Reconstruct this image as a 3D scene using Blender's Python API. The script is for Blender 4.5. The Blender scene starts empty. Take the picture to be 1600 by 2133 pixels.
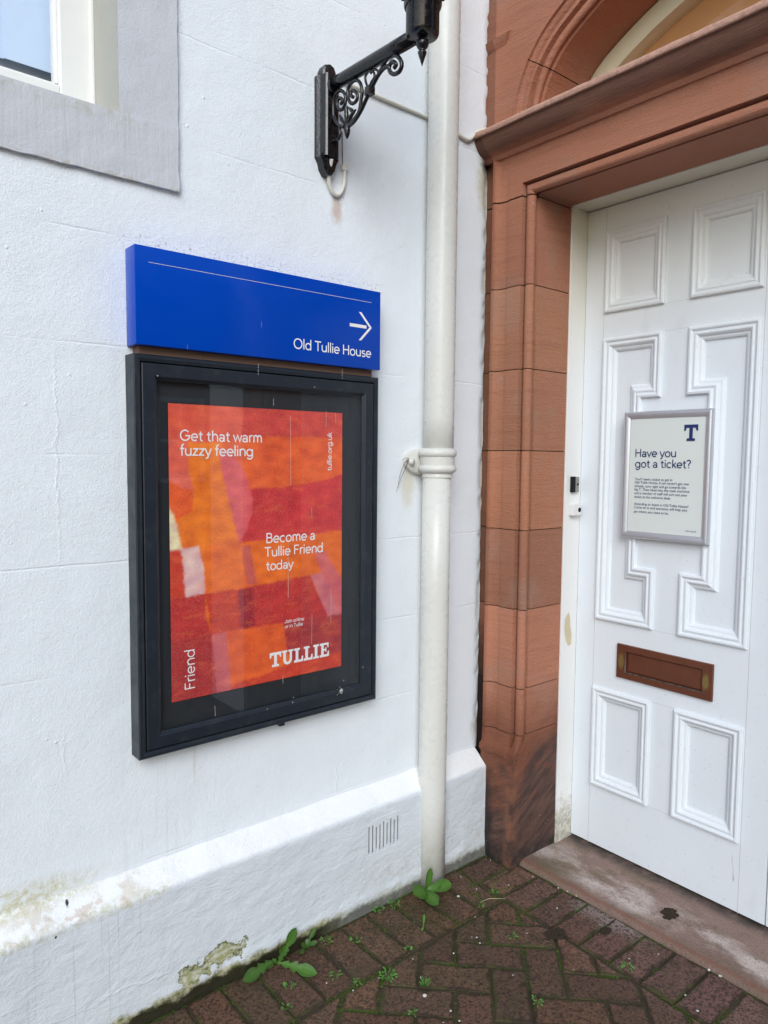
import bpy, bmesh, math, random
from mathutils import Vector, Matrix, noise as mn
random.seed(7)
S = bpy.context.scene
COL = S.collection
R = math.radians
# ------------------------------------------------------------------ camera
cam = bpy.data.cameras.new('camera'); co = bpy.data.objects.new('camera', cam); COL.objects.link(co)
yaw, pitch, roll, F = 0.69363548, 0.07347541, 0.00912694, 1511.636
fw = Vector((math.sin(yaw)*math.cos(pitch), math.cos(yaw)*math.cos(pitch), -math.sin(pitch)))
r0 = fw.cross(Vector((0, 0, 1))).normalized(); u0 = r0.cross(fw)
rr = math.cos(roll)*r0 + math.sin(roll)*u0; uu = -math.sin(roll)*r0 + math.cos(roll)*u0
co.matrix_world = Matrix(((rr.x, uu.x, -fw.x, 0), (rr.y, uu.y, -fw.y, -1.82), (rr.z, uu.z, -fw.z, 1.455), (0, 0, 0, 1)))
cam.sensor_fit = 'VERTICAL'; cam.sensor_height = 24; cam.lens = F/2133*24
cam.clip_start = 0.02; cam.clip_end = 300
S.camera = co
# ------------------------------------------------------------------ sky, sun, exposure
SUN_EL, SUN_AZ = 32, 221          # azimuth measured from +y clockwise
w = bpy.data.worlds.new('World'); S.world = w; w.use_nodes = True
wn = w.node_tree.nodes; sky = wn.new('ShaderNodeTexSky'); sky.sky_type = 'NISHITA'; sky.sun_disc = False
sky.sun_elevation = R(SUN_EL); sky.sun_rotation = R(SUN_AZ); sky.air_density = 1.0; sky.dust_density = 1.0; sky.ozone_density = 1.0
w.node_tree.links.new(sky.outputs[0], wn['Background'].inputs[0]); wn['Background'].inputs[1].default_value = 0.12
sl = bpy.data.lights.new('sun', 'SUN'); sl.energy = 1.5; sl.angle = R(40); sl.color = (.93, .985, 1.0)
so = bpy.data.objects.new('sun', sl); COL.objects.link(so)
sd = Vector((math.sin(R(SUN_AZ))*math.cos(R(SUN_EL)), math.cos(R(SUN_AZ))*math.cos(R(SUN_EL)), math.sin(R(SUN_EL))))
so.rotation_euler = sd.to_track_quat('Z', 'Y').to_euler()
so.location = sd*20
S.view_settings.view_transform = 'Standard'; S.view_settings.look = 'None'
S.view_settings.exposure = 0.65; S.view_settings.gamma = 1

# ------------------------------------------------------------------ helpers: colour and nodes
def s2l(c):
    c = c/255
    return c/12.92 if c <= .04045 else ((c+.055)/1.055)**2.4
def rgb(r, g, b): return (s2l(r), s2l(g), s2l(b), 1)

class N:
    def __init__(s, name, rough=.5, spec=.4):
        s.mat = bpy.data.materials.new(name); s.mat.use_nodes = True; s.t = s.mat.node_tree
        s.b = s.t.nodes['Principled BSDF']; s.b.inputs['Roughness'].default_value = rough
        s.b.inputs['Specular IOR Level'].default_value = spec
        s.p = s.n('ShaderNodeNewGeometry').outputs['Position']
    def n(s, k): return s.t.nodes.new(k)
    def put(s, sock, v):
        if isinstance(v, bpy.types.NodeSocket): s.t.links.new(v, sock)
        elif v is not None: sock.default_value = v
    def vm(s, op, a, b=None):
        q = s.n('ShaderNodeVectorMath'); q.operation = op; s.put(q.inputs[0], a)
        if b is not None: s.put(q.inputs[1], b)
        return q.outputs['Value'] if op in ('LENGTH', 'DOT_PRODUCT', 'DISTANCE') else q.outputs[0]
    def noise(s, scale, det=4, rough=.55, vec=None, st=None, dist=0):
        q = s.n('ShaderNodeTexNoise'); v = vec or s.p
        if st: v = s.vm('MULTIPLY', v, st)
        s.put(q.inputs['Vector'], v); q.inputs['Scale'].default_value = scale
        q.inputs['Detail'].default_value = det; q.inputs['Roughness'].default_value = rough; q.inputs['Distortion'].default_value = dist
        return q.outputs['Fac']
    def voro(s, scale, feat='F1', st=None):
        q = s.n('ShaderNodeTexVoronoi'); q.feature = feat; q.inputs['Scale'].default_value = scale
        s.put(q.inputs['Vector'], s.vm('MULTIPLY', s.p, st) if st else s.p)
        return q.outputs['Distance']
    def m(s, op, a, b=None, c=None, clamp=False):
        q = s.n('ShaderNodeMath'); q.operation = op; q.use_clamp = clamp
        s.put(q.inputs[0], a); s.put(q.inputs[1], b); s.put(q.inputs[2], c); return q.outputs[0]
    def mr(s, v, a, b, c=0., d=1., kind='SMOOTHSTEP'):
        q = s.n('ShaderNodeMapRange'); q.interpolation_type = kind; s.put(q.inputs[0], v)
        for i, x in enumerate((a, b, c, d)): q.inputs[i+1].default_value = x
        return q.outputs[0]
    def mix(s, f, a, b, mode='MIX'):
        q = s.n('ShaderNodeMix'); q.data_type = 'RGBA'; q.blend_type = mode
        s.put(q.inputs[0], f); s.put(q.inputs[6], a); s.put(q.inputs[7], b); return q.outputs[2]
    def xyz(s):
        q = s.n('ShaderNodeSeparateXYZ'); s.put(q.inputs[0], s.p); return q.outputs
    def blob(s, c, rad, soft=.5, amp=.6, nsc=20):
        d = s.vm('LENGTH', s.vm('DIVIDE', s.vm('SUBTRACT', s.p, c), rad))
        d = s.m('ADD', d, s.m('MULTIPLY', s.m('SUBTRACT', s.noise(nsc, 5, .65), .5), amp*2))
        return s.mr(d, 1-soft, 1, 1, 0)
    def box(s, c, half, soft=.02):   # product of soft steps on each axis
        o = s.xyz(); r = None
        for i in range(3):
            if half[i] is None: continue
            f = s.mr(s.m('ABSOLUTE', s.m('SUBTRACT', o[i], c[i])), half[i]-soft, half[i]+soft, 1, 0)
            r = f if r is None else s.m('MULTIPLY', r, f)
        return r
    def attr(s, name):
        q = s.n('ShaderNodeAttribute'); q.attribute_name = name; return q.outputs
    def bump(s, h, strength=.5, dist=.01, nrm=None):
        q = s.n('ShaderNodeBump'); q.inputs['Strength'].default_value = strength; q.inputs['Distance'].default_value = dist
        s.put(q.inputs['Height'], h)
        if nrm: s.put(q.inputs['Normal'], nrm)
        return q.outputs[0]
    def out(s, col=None, nrm=None, rough=None):
        s.put(s.b.inputs['Base Color'], col); s.put(s.b.inputs['Roughness'], rough)
        if nrm: s.put(s.b.inputs['Normal'], nrm)
        return s.mat

# ------------------------------------------------------------------ helpers: meshes and objects
def link(name, me, mat, parent=None, smooth=False):
    o = bpy.data.objects.new(name, me); COL.objects.link(o)
    if mat: me.materials.append(mat)
    if parent:
        org = parent['org'] if 'org' in parent else (0, 0, 0)
        me.transform(Matrix.Translation(-Vector(org))); o.parent = parent
        o['org'] = tuple(org)
    if smooth: me.polygons.foreach_set('use_smooth', [True]*len(me.polygons))
    me.update()
    return o
def obj(name, bm, mat, parent=None, smooth=False, recalc=True):
    if recalc: bmesh.ops.recalc_face_normals(bm, faces=bm.faces[:])
    me = bpy.data.meshes.new(name); bm.to_mesh(me); bm.free()
    return link(name, me, mat, parent, smooth)
def auto(o, ang=35):
    me = o.data
    me.polygons.foreach_set('use_smooth', [True]*len(me.polygons))
    bm = bmesh.new(); bm.from_mesh(me)
    for e in bm.edges:
        if len(e.link_faces) == 2 and e.calc_face_angle(0) > R(ang): e.smooth = False
    bm.to_mesh(me); bm.free(); return o
def tag(o, label, cat, group=None):
    o['label'] = label; o['category'] = cat
    if group: o['group'] = group
    return o
def thing(name, label, cat, loc, group=None):
    o = bpy.data.objects.new(name, None); COL.objects.link(o); o.location = loc; o['org'] = tuple(loc)
    o.empty_display_size = .1
    return tag(o, label, cat, group)
def copy_tree(o, d, parent=None):
    c = o.copy(); COL.objects.link(c); c.parent = parent
    if parent is None: c.location = Vector(o.location)+Vector(d)
    for ch in o.children: copy_tree(ch, d, c)
    return c
def box(bm, a, b, bev=0):
    x0, y0, z0 = a; x1, y1, z1 = b
    v = [bm.verts.new(p) for p in ((x0,y0,z0),(x1,y0,z0),(x1,y1,z0),(x0,y1,z0),(x0,y0,z1),(x1,y0,z1),(x1,y1,z1),(x0,y1,z1))]
    fs = [bm.faces.new([v[i] for i in f]) for f in ((0,1,5,4),(1,2,6,5),(2,3,7,6),(3,0,4,7),(4,5,6,7),(3,2,1,0))]
    bmesh.ops.recalc_face_normals(bm, faces=fs)
    if bev:
        es = list({e for f in fs for e in f.edges})
        bmesh.ops.bevel(bm, geom=es, offset=bev, segments=2, profile=.6, affect='EDGES')
def tube(bm, pts, rad, seg=8, sub=4, cap=True, sx=1.):
    P = [Vector(p) for p in pts]
    rads = rad if isinstance(rad, (list, tuple)) else [rad]*len(P)
    Q, RR = [], []
    for i in range(len(P)-1):
        p0, p1, p2, p3 = P[max(i-1, 0)], P[i], P[i+1], P[min(i+2, len(P)-1)]
        for k in range(sub):
            t = k/sub
            Q.append(.5*((2*p1)+(p2-p0)*t+(2*p0-5*p1+4*p2-p3)*t*t+(3*p1-p0-3*p2+p3)*t**3)); RR.append(rads[i]*(1-t)+rads[i+1]*t)
    Q.append(P[-1]); RR.append(rads[-1])
    up = None; rings = []
    for i, q in enumerate(Q):
        d = (Q[min(i+1, len(Q)-1)]-Q[max(i-1, 0)]).normalized()
        if up is None: up = d.orthogonal().normalized()
        up = (up-d*up.dot(d)).normalized(); sd_ = d.cross(up)
        rings.append([bm.verts.new(q+(up*math.cos(2*math.pi*k/seg)+sd_*math.sin(2*math.pi*k/seg))*RR[i]) for k in range(seg)])
    for a, b in zip(rings, rings[1:]):
        for k in range(seg): bm.faces.new((a[k], a[(k+1) % seg], b[(k+1) % seg], b[k]))
    if cap: bm.faces.new(rings[0][::-1]); bm.faces.new(rings[-1])
def lathe(bm, prof, cx, cy, seg=32, capb=True, capt=True):
    rings = [[bm.verts.new((cx+r*math.cos(2*math.pi*k/seg), cy+r*math.sin(2*math.pi*k/seg), z)) for k in range(seg)] for r, z in prof]
    for a, b in zip(rings, rings[1:]):
        for k in range(seg): bm.faces.new((a[k], a[(k+1) % seg], b[(k+1) % seg], b[k]))
    if capb: bm.faces.new(rings[0][::-1])
    if capt: bm.faces.new(rings[-1])
def loft(bm, rings, closed=True, caps=True):
    V = [[bm.verts.new(p) for p in r] for r in rings]
    for a, b in zip(V, V[1:]):
        n = len(a)
        for k in range(n if closed else n-1): bm.faces.new((a[k], a[(k+1) % n], b[(k+1) % n], b[k]))
    if caps and closed: bm.faces.new(V[0][::-1]); bm.faces.new(V[-1])
    return V
def grid(bm, us, vs, f, skip=None):
    V = [[bm.verts.new(f(u, v)) for v in vs] for u in us]
    for i in range(len(us)-1):
        for j in range(len(vs)-1):
            if skip and skip((us[i]+us[i+1])/2, (vs[j]+vs[j+1])/2): continue
            bm.faces.new((V[i][j], V[i+1][j], V[i+1][j+1], V[i][j+1]))
    bmesh.ops.delete(bm, geom=[v for v in bm.verts if not v.link_faces], context='VERTS')
def lin(a, b, step):
    n = max(1, int(math.ceil(abs(b-a)/step))); return [a+(b-a)*i/n for i in range(n+1)]
def cat_(*ls):
    o = []
    for l in ls:
        for x in l:
            if not o or abs(x-o[-1]) > 1e-5: o.append(x)
    return o
def fbm(p, sc, oct=3): return mn.fractal(Vector(p)*sc, 1.0, 2.0, oct)
FRONT_WALL = Matrix(((1,0,0,0),(0,0,-1,0),(0,1,0,0),(0,0,0,1)))      # text on a wall facing -y
FRONT_DOOR = Matrix(((0,0,-1,0),(-1,0,0,0),(0,1,0,0),(0,0,0,1)))     # text on a door facing -x
def text(body, pos, width, M, mat, parent, rot=0, bold=0, name='lettering', maxh=None):
    cu = bpy.data.curves.new('t', 'FONT'); cu.body = body; cu.size = 1; cu.offset = bold; cu.resolution_u = 4
    o = bpy.data.objects.new('t', cu); COL.objects.link(o)
    dg = bpy.context.evaluated_depsgraph_get(); dg.update()
    me = bpy.data.meshes.new_from_object(o.evaluated_get(dg)); bpy.data.objects.remove(o); bpy.data.curves.remove(cu)
    x0 = min(v.co.x for v in me.vertices); x1 = max(v.co.x for v in me.vertices); k = width/(x1-x0)
    me.name = name
    me.transform(Matrix.Translation(Vector(pos)) @ M @ Matrix.Rotation(R(rot), 4, 'Z') @ Matrix.Scale(k, 4) @ Matrix.Translation((-x0, 0, 0)))
    me.materials.clear()
    return link(name, me, mat, parent)
def arc(cx, cy, rx, ry, a0, a1):
    n_ = max(3, int(abs(a1-a0)/12)); return [(cx+rx*math.cos(R(a0+(a1-a0)*i/n_)), cy+ry*math.sin(R(a0+(a1-a0)*i/n_))) for i in range(n_+1)]
def st_(x, y0=0, y1=.47): return [(x, y0), (x, y1)]
ARCH_ = lambda cx, rx: arc(cx, .27, rx, .20, 180, 0)
GL_ = {' ': ([], .23), '.': ([st_(.09, 0, .09)], .19), 'o': ([arc(.27, .235, .21, .215, 0, 360)], .54), 'c': ([arc(.27, .235, .21, .215, 48, 312)], .49), 'e': ([[(.065, .235), (.478, .235)]+arc(.27, .235, .21, .215, 8, 315)], .53),
 'a': ([st_(.40, 0, .31), arc(.235, .30, .165, .15, 0, 155), arc(.225, .135, .155, .115, 0, 360)], .50), 'd': ([arc(.26, .235, .21, .215, 0, 360), st_(.47, 0, .72)], .57), 'f': ([st_(.15, 0, .57)+arc(.27, .57, .12, .13, 170, 80), [(.03, .445), (.28, .445)]], .31),
 'g': ([arc(.26, .235, .21, .215, 0, 360), st_(.47, .47, -.02)+arc(.265, -.02, .205, .16, -10, -150)], .57), 'n': ([st_(.09), ARCH_(.27, .18)+[(.45, 0)]], .53), 'h': ([st_(.09, 0, .72), ARCH_(.27, .18)+[(.45, 0)]], .53), 'i': ([st_(.09), st_(.09, .585, .675)], .19),
 'k': ([st_(.09, 0, .72), [(.38, .46), (.11, .20)], [(.18, .28), (.41, 0)]], .43), 'l': ([st_(.09, 0, .72)], .19), 'm': ([st_(.09), ARCH_(.235, .145)+[(.38, 0)], ARCH_(.525, .145)+[(.67, 0)]], .76), 'r': ([st_(.09), arc(.26, .27, .17, .19, 180, 72)], .33),
 's': ([arc(.21, .335, .135, .10, 30, 265)+arc(.215, .13, .15, .11, 85, -150)], .42), 't': ([st_(.16, .62, .14)+arc(.285, .14, .125, .12, 190, 285), [(.03, .445), (.31, .445)]], .35), 'u': ([[(.08, .47)]+arc(.26, .20, .18, .18, 180, 360), st_(.44)], .53), 'v': ([[(.02, .47), (.22, .02), (.42, .47)]], .44),
 'w': ([[(.02, .47), (.17, .03), (.33, .45), (.49, .03), (.64, .47)]], .66), 'y': ([[(.02, .47), (.225, .02)], [(.43, .47), (.19, -.12), (.06, -.17)]], .45), 'z': ([[(.05, .435), (.36, .435), (.06, .04), (.38, .04)]], .43),
 'B': ([st_(.1, 0, .7), [(.1, .665)]+arc(.31, .52, .16, .145, 90, -90)+[(.1, .375)], [(.1, .375)]+arc(.33, .205, .185, .17, 90, -90)+[(.1, .035)]], .59), 'F': ([st_(.1, 0, .7), [(.1, .662), (.47, .662)], [(.1, .36), (.42, .36)]], .51), 'G': ([arc(.38, .35, .31, .325, 42, 355)+[(.40, .335)]], .76), 'H': ([st_(.1, 0, .7), st_(.56, 0, .7), [(.1, .36), (.56, .36)]], .66),
 'J': ([st_(.36, .7, .2)+arc(.20, .2, .16, .17, -10, -165)], .46), 'O': ([arc(.39, .35, .32, .325, 0, 360)], .78), 'T': ([[(.02, .662), (.54, .662)], st_(.28, 0, .64)], .56), '?': ([arc(.2, .53, .15, .14, 170, -35)+[(.2, .3), (.2, .19)], st_(.2, 0, .09)], .42)}
def stext(body, pos, width, M, mat, parent, rot=0, w_=.043):
    bm = bmesh.new(); x = 0; k = 0; xs_ = []
    for ch in body:
        strokes, adv = GL_[ch]
        for sk_ in strokes:
            P = []
            for p in sk_:
                if not P or math.dist(p, P[-1]) > 1e-4: P.append(p)
            closed = math.dist(P[0], P[-1]) < 1e-3
            if closed: P = P[:-1]
            n_ = len(P); L, Rr = [], []
            for i in range(n_):
                a = P[i-1] if (i or closed) else None; b = P[(i+1) % n_] if (i < n_-1 or closed) else None; c = P[i]
                d0 = Vector((c[0]-a[0], c[1]-a[1])).normalized() if a else None; d1 = Vector((b[0]-c[0], b[1]-c[1])).normalized() if b else None
                d0 = d0 or d1; d1 = d1 or d0; n0 = Vector((-d0.y, d0.x)); n1 = Vector((-d1.y, d1.x)); mt = (n0+n1)
                mt = mt/max(.35, 1+n0.dot(n1)); L.append((c[0]+x+mt.x*w_, c[1]+mt.y*w_)); Rr.append((c[0]+x-mt.x*w_, c[1]-mt.y*w_))
            zz_ = .0012*(k % 4); k += 1; xs_ += [q[0] for q in L+Rr]
            vl = [bm.verts.new((*q, zz_)) for q in L]; vr = [bm.verts.new((*q, zz_)) for q in Rr]
            for i in range(n_ if closed else n_-1): bm.faces.new((vr[i], vr[(i+1) % n_], vl[(i+1) % n_], vl[i]))
        x += adv
    s_ = width/(max(xs_)-min(xs_)); me = bpy.data.meshes.new('lettering'); bm.to_mesh(me); bm.free()
    me.transform(Matrix.Translation(Vector(pos)) @ M @ Matrix.Rotation(R(rot), 4, 'Z') @ Matrix.Scale(s_, 4) @ Matrix.Translation((-min(xs_), 0, 0)))
    return link('lettering', me, mat, parent)
def flat(name, polys, fn, mat, parent):
    bm = bmesh.new()
    for pl in polys: bm.faces.new([bm.verts.new(fn(*p)) for p in pl])
    return obj(name, bm, mat, parent, recalc=False)

# ------------------------------------------------------------------ materials
def paint_bump(n, k=1.0):
    fine = n.noise(230, 3, .6); mid = n.noise(60, 4, .65, dist=.4); big = n.noise(9, 4, .5)
    h = n.m('ADD', n.m('MULTIPLY', fine, .55*k), n.m('ADD', n.m('MULTIPLY', mid, .6*k), n.m('MULTIPLY', big, 1.6)))
    return h
def M_wall():
    n = N('painted_render', .48, .35); x, y, z = n.xyz()
    h = paint_bump(n)
    # faint courses of the stone showing through the paint
    zz = n.m('ADD', z, n.m('MULTIPLY', n.m('SUBTRACT', n.noise(6, 3), .5), .012))
    fr = n.m('PINGPONG', n.m('ADD', zz, -.123), .1335)
    seam = n.mr(fr, 0, .004, 1, 0); patch = n.mr(n.noise(2.2, 2), .45, .6)
    h = n.m('SUBTRACT', h, n.m('MULTIPLY', n.m('MULTIPLY', seam, patch), .45))
    vx = n.m('PINGPONG', n.m('ADD', n.m('ADD', x, -.505), n.m('MULTIPLY', n.m('SUBTRACT', n.noise(14, 4, .7), .5), .05)), .41)
    ridge = n.m('MULTIPLY', n.mr(vx, 0, .005, 1, 0), n.mr(n.noise(1.7, 2, .5), .5, .58))
    h = n.m('ADD', h, n.m('MULTIPLY', ridge, .35))
    pim = n.m('MULTIPLY', n.mr(n.voro(26), .05, .13, 1, 0), n.mr(n.noise(11, 2), .55, .62))
    h = n.m('ADD', h, n.m('MULTIPLY', pim, .6))
    c = n.mix(n.noise(1.6, 4), (.755, .805, .855, 1), (.80, .845, .885, 1))
    c = n.mix(n.m('MULTIPLY', n.mr(n.noise(30, 5, .7), .66, .8), .25), c, (.62, .62, .62, 1))
    speck = n.m('MULTIPLY', n.mr(n.voro(34), .03, .06, 1, 0), n.mr(n.noise(8, 2), .55, .65))
    c = n.mix(n.m('MULTIPLY', speck, .55), c, (.18, .16, .14, 1))
    # grey soot above the sign, algae on the ledge, drips, rust, dirt by the pipe clip and the cornice, shade of the gap under its tip painted black
    d = n.m('MULTIPLY', n.box((1.08, 0, 1.985), (.42, None, .025), .02), n.mr(n.noise(120, 4, .8), .52, .7))
    c = n.mix(n.m('MULTIPLY', d, .8), c, (.2, .18, .15, 1))
    st = n.m('MULTIPLY', n.mr(n.noise(70, 3, .6, st=(1, 1, .03)), .54, .7), n.box((.78, 0, .52), (.12, None, .16), .06))
    c = n.mix(n.m('MULTIPLY', st, .3), c, (.5, .47, .42, 1))
    al = n.m('MULTIPLY', n.blob((.34, 0, .40), (.34, .2, .05), .7, .3, 14), n.mr(n.noise(60, 5, .75), .35, .65))
    c = n.mix(n.m('MULTIPLY', al, .75), c, (.50, .46, .19, 1))
    for cc, rad, colr, f in (((1.318, 0, 2.2), (.03, .1, .06), (.45, .25, .12, 1), .55), ((1.615, 0, 1.37), (.045, .1, .12), (.60, .52, .32, 1), .5),
                             ((1.96, 0, 2.43), (.05, .1, .14), (.45, .38, .18, 1), .6), ((1.985, 0, 2.2), (.02, .1, .5), (.5, .45, .27, 1), .45),
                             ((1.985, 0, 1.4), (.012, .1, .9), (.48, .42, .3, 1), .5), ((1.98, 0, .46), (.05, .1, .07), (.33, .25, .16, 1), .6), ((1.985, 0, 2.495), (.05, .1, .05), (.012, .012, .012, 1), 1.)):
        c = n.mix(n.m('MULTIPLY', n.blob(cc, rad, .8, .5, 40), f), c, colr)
    return n.out(c, n.bump(h, .62, .0036), n.mr(n.noise(40, 3), .3, .7, .4, .58))
def M_plinth():
    n = N('painted_plinth', .45, .35); x, y, z = n.xyz()
    h = n.m('ADD', paint_bump(n, 1.2), n.m('MULTIPLY', n.noise(20, 6, .62, dist=.3, st=(.8, 1, 1.5)), 2.6))
    rg = n.m('ADD', z, n.m('MULTIPLY', n.m('SUBTRACT', n.noise(9, 5, .6), .5), .09))
    h = n.m('ADD', h, n.m('MULTIPLY', n.mr(n.m('ABSOLUTE', n.m('SUBTRACT', rg, n.m('ADD', .085, n.m('MULTIPLY', x, .02)))), 0, .006, 1, 0), n.m('MULTIPLY', n.mr(n.noise(5, 3), .45, .6), .5)))
    c = n.mix(n.noise(2.2, 4), (.63, .675, .725, 1), (.69, .735, .775, 1))
    c = n.mix(n.m('MULTIPLY', n.mr(z, .322, .334), .9), c, (.84, .85, .85, 1))  # ledge made whiter: the light it catches is put into its colour
    face = n.mr(z, .327, .315)
    # thin rain streaks on the left face
    st = n.m('MULTIPLY', n.mr(n.noise(95, 2, .5, st=(1, 0, .012)), .6, .68), n.m('MULTIPLY', face, n.box((.56, 0, .2), (.2, None, .17), .1)))
    c = n.mix(n.m('MULTIPLY', st, .42), c, (.42, .40, .37, 1))
    # yellow green algae on the ledge at the far left, beige wear below it
    al = n.m('MULTIPLY', n.blob((.36, -.02, .385), (.36, .2, .03), .8, .4, 14), n.mr(n.noise(55, 5, .8), .36, .62))
    c = n.mix(n.m('MULTIPLY', al, .8), c, (.42, .39, .12, 1))
    wear = n.m('MULTIPLY', n.box((.36, 0, .355), (.32, None, .028), .02), n.mr(n.noise(13, 5, .65), .47, .6))
    c = n.mix(n.m('MULTIPLY', wear, .6), c, (.60, .54, .44, 1))
    pk = n.m('MULTIPLY', n.box((.5, 0, .34), (.14, None, .018), .015), n.mr(n.noise(22, 4, .6), .52, .58))
    c = n.mix(n.m('MULTIPLY', pk, .6), c, (.58, .46, .40, 1))
    e = n.m('MULTIPLY', n.box((.4, 0, .326), (.35, None, .012), .01), n.mr(n.noise(50, 4, .7), .4, .65))
    c = n.mix(n.m('MULTIPLY', e, .6), c, (.40, .39, .20, 1))
    # flaked patches with moss rims
    ring = None
    for cc, rad in (((.895, -.06, .075), (.06, .1, .030), ), ((.803, -.06, .058), (.036, .1, .030))):
        b = n.blob(cc, rad, .08, 2.4, 17); b2 = n.blob(cc, (rad[0]*.88, .1, rad[2]*.82), .3, 2.6, 17)
        h = n.m('SUBTRACT', h, n.m('MULTIPLY', b, 1.8))
        c = n.mix(b, c, n.mix(n.mr(n.noise(70, 5, .7), .4, .6), (.36, .36, .20, 1), (.10, .12, .03, 1)))
        c = n.mix(n.m('MULTIPLY', b2, .85), c, n.mix(n.mr(n.noise(60, 4, .7), .4, .6), (.62, .62, .54, 1), (.36, .37, .17, 1)))
    # dirty, mossy foot; black shade of the gap beneath painted in too
    ft = n.mr(n.m('ADD', z, n.m('MULTIPLY', n.m('SUBTRACT', n.noise(13, 6, .75), .5), .09)), .02, .046, 1, 0)
    ftm = n.mr(n.noise(34, 5, .75), .38, .62); lx = n.mr(x, 1.22, 1.36, 1, .42)
    c = n.mix(n.m('MULTIPLY', ft, lx), c, n.mix(ftm, (.50, .48, .33, 1), (.14, .15, .035, 1)))
    ft2 = n.mr(n.m('ADD', z, n.m('MULTIPLY', n.m('SUBTRACT', n.noise(14, 6, .75), .5), .07)), .010, .028, 1, 0)
    c = n.mix(n.m('MULTIPLY', ft2, n.mr(x, 1.2, 1.3, 1, .75)), c, (.028, .026, .014, 1))
    speck = n.m('MULTIPLY', n.mr(n.voro(55), .02, .05, 1, 0), n.mr(n.noise(9, 2), .5, .6))
    c = n.mix(n.m('MULTIPLY', speck, .6), c, (.16, .13, .10, 1))
    dr = n.m('MULTIPLY', n.box((1.7, -.06, .06), (.3, None, .08), .05), n.mr(n.noise(45, 5, .8), .45, .75))
    c = n.mix(n.m('MULTIPLY', dr, .5), c, (.42, .38, .24, 1))
    for cc, rad in (((.498, -.035, .362), (.0045, .1, .0075)), ((.46, -.06, .312), (.003, .1, .004))): c = n.mix(n.blob(cc, rad, .3, .9, 160), c, (.04, .04, .04, 1))
    return n.out(c, n.bump(h, .55, .0036), n.mr(n.noise(40, 3), .3, .7, .36, .55))
def M_surround():
    n = N('grey_painted_stone', .55, .3); x, y, z = n.xyz()
    tool = n.m('MULTIPLY', n.noise(90, 2, .5, st=(1, .2, .05)), n.mr(z, 2.29, 2.27))
    h = n.m('ADD', paint_bump(n, 1.0), n.m('MULTIPLY', tool, .8))
    c = n.mix(n.noise(5, 4), (.53, .545, .59, 1), (.60, .615, .65, 1))
    c = n.mix(n.m('MULTIPLY', tool, .16), c, (.44, .44, .44, 1))
    g = n.m('MULTIPLY', n.mr(n.noise(36, 5, .7), .45, .68), n.box((.2, 0, 2.275), (.5, None, .02), .02))
    c = n.mix(n.m('MULTIPLY', g, .5), c, (.40, .39, .24, 1))
    ed = n.m('MULTIPLY', n.mr(n.noise(44, 5, .7), .42, .65), n.box((.2, 0, 2.131), (.7, None, .006), .006))
    c = n.mix(n.m('MULTIPLY', ed, .6), c, (.42, .38, .26, 1))
    return n.out(c, n.bump(h, .5, .003))
def M_wood(name, c0, c1, dirt=.5, yellow=0.):
    n = N(name, .42, .4); x, y, z = n.xyz()
    gr = n.noise(120, 3, .5, st=(1, 1, .05))
    h = n.m('ADD', n.m('MULTIPLY', gr, .5), n.m('ADD', n.m('MULTIPLY', n.noise(180, 3), .3), n.m('MULTIPLY', n.noise(16, 3), 1.0)))
    c = n.mix(n.noise(3, 4), c0, c1)
    if yellow: c = n.mix(n.m('MULTIPLY', n.mr(z, 1.7, 2.3), yellow), c, (.74, .70, .56, 1))  # warmer towards the top: bounce light from below put into the paint
    sp = n.m('MULTIPLY', n.mr(n.voro(120), .10, .22, 1, 0), n.mr(n.noise(26, 4, .7), .53, .63))
    lowm = n.mr(z, .0, .9, 1, .5)
    c = n.mix(n.m('MULTIPLY', n.m('MULTIPLY', sp, lowm), dirt), c, (.2, .17, .14, 1))
    dots = n.m('MULTIPLY', n.mr(n.voro(30), .03, .055, 1, 0), n.mr(n.noise(7, 2), .5, .6))
    c = n.mix(n.m('MULTIPLY', dots, .8), c, (.06, .05, .05, 1))
    crack = n.m('MULTIPLY', n.mr(n.noise(40, 4, .6, st=(1, 1, .12)), .685, .71), n.mr(z, .05, .35, 1, 0))
    c = n.mix(n.m('MULTIPLY', crack, .5), c, (.2, .15, .11, 1))
    h = n.m('SUBTRACT', h, crack)
    if yellow > .6: c = n.mix(n.m('MULTIPLY', n.mr(n.m('ADD', z, n.m('MULTIPLY', n.m('SUBTRACT', n.noise(22, 5, .75), .5), .5)), .22, .05), .7), c, n.mix(n.mr(n.noise(70, 4, .7), .42, .6), (.50, .47, .33, 1), (.17, .15, .10, 1)))
    sm = n.m('MULTIPLY', n.mr(n.noise(11, 5, .65, st=(1, 1, .5)), .58, .8), .22)
    c = n.mix(sm, c, (.50, .47, .42, 1))
    return n.out(c, n.bump(h, .35, .0016), n.mr(n.noise(50, 3), .3, .7, .34, .52))
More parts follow.
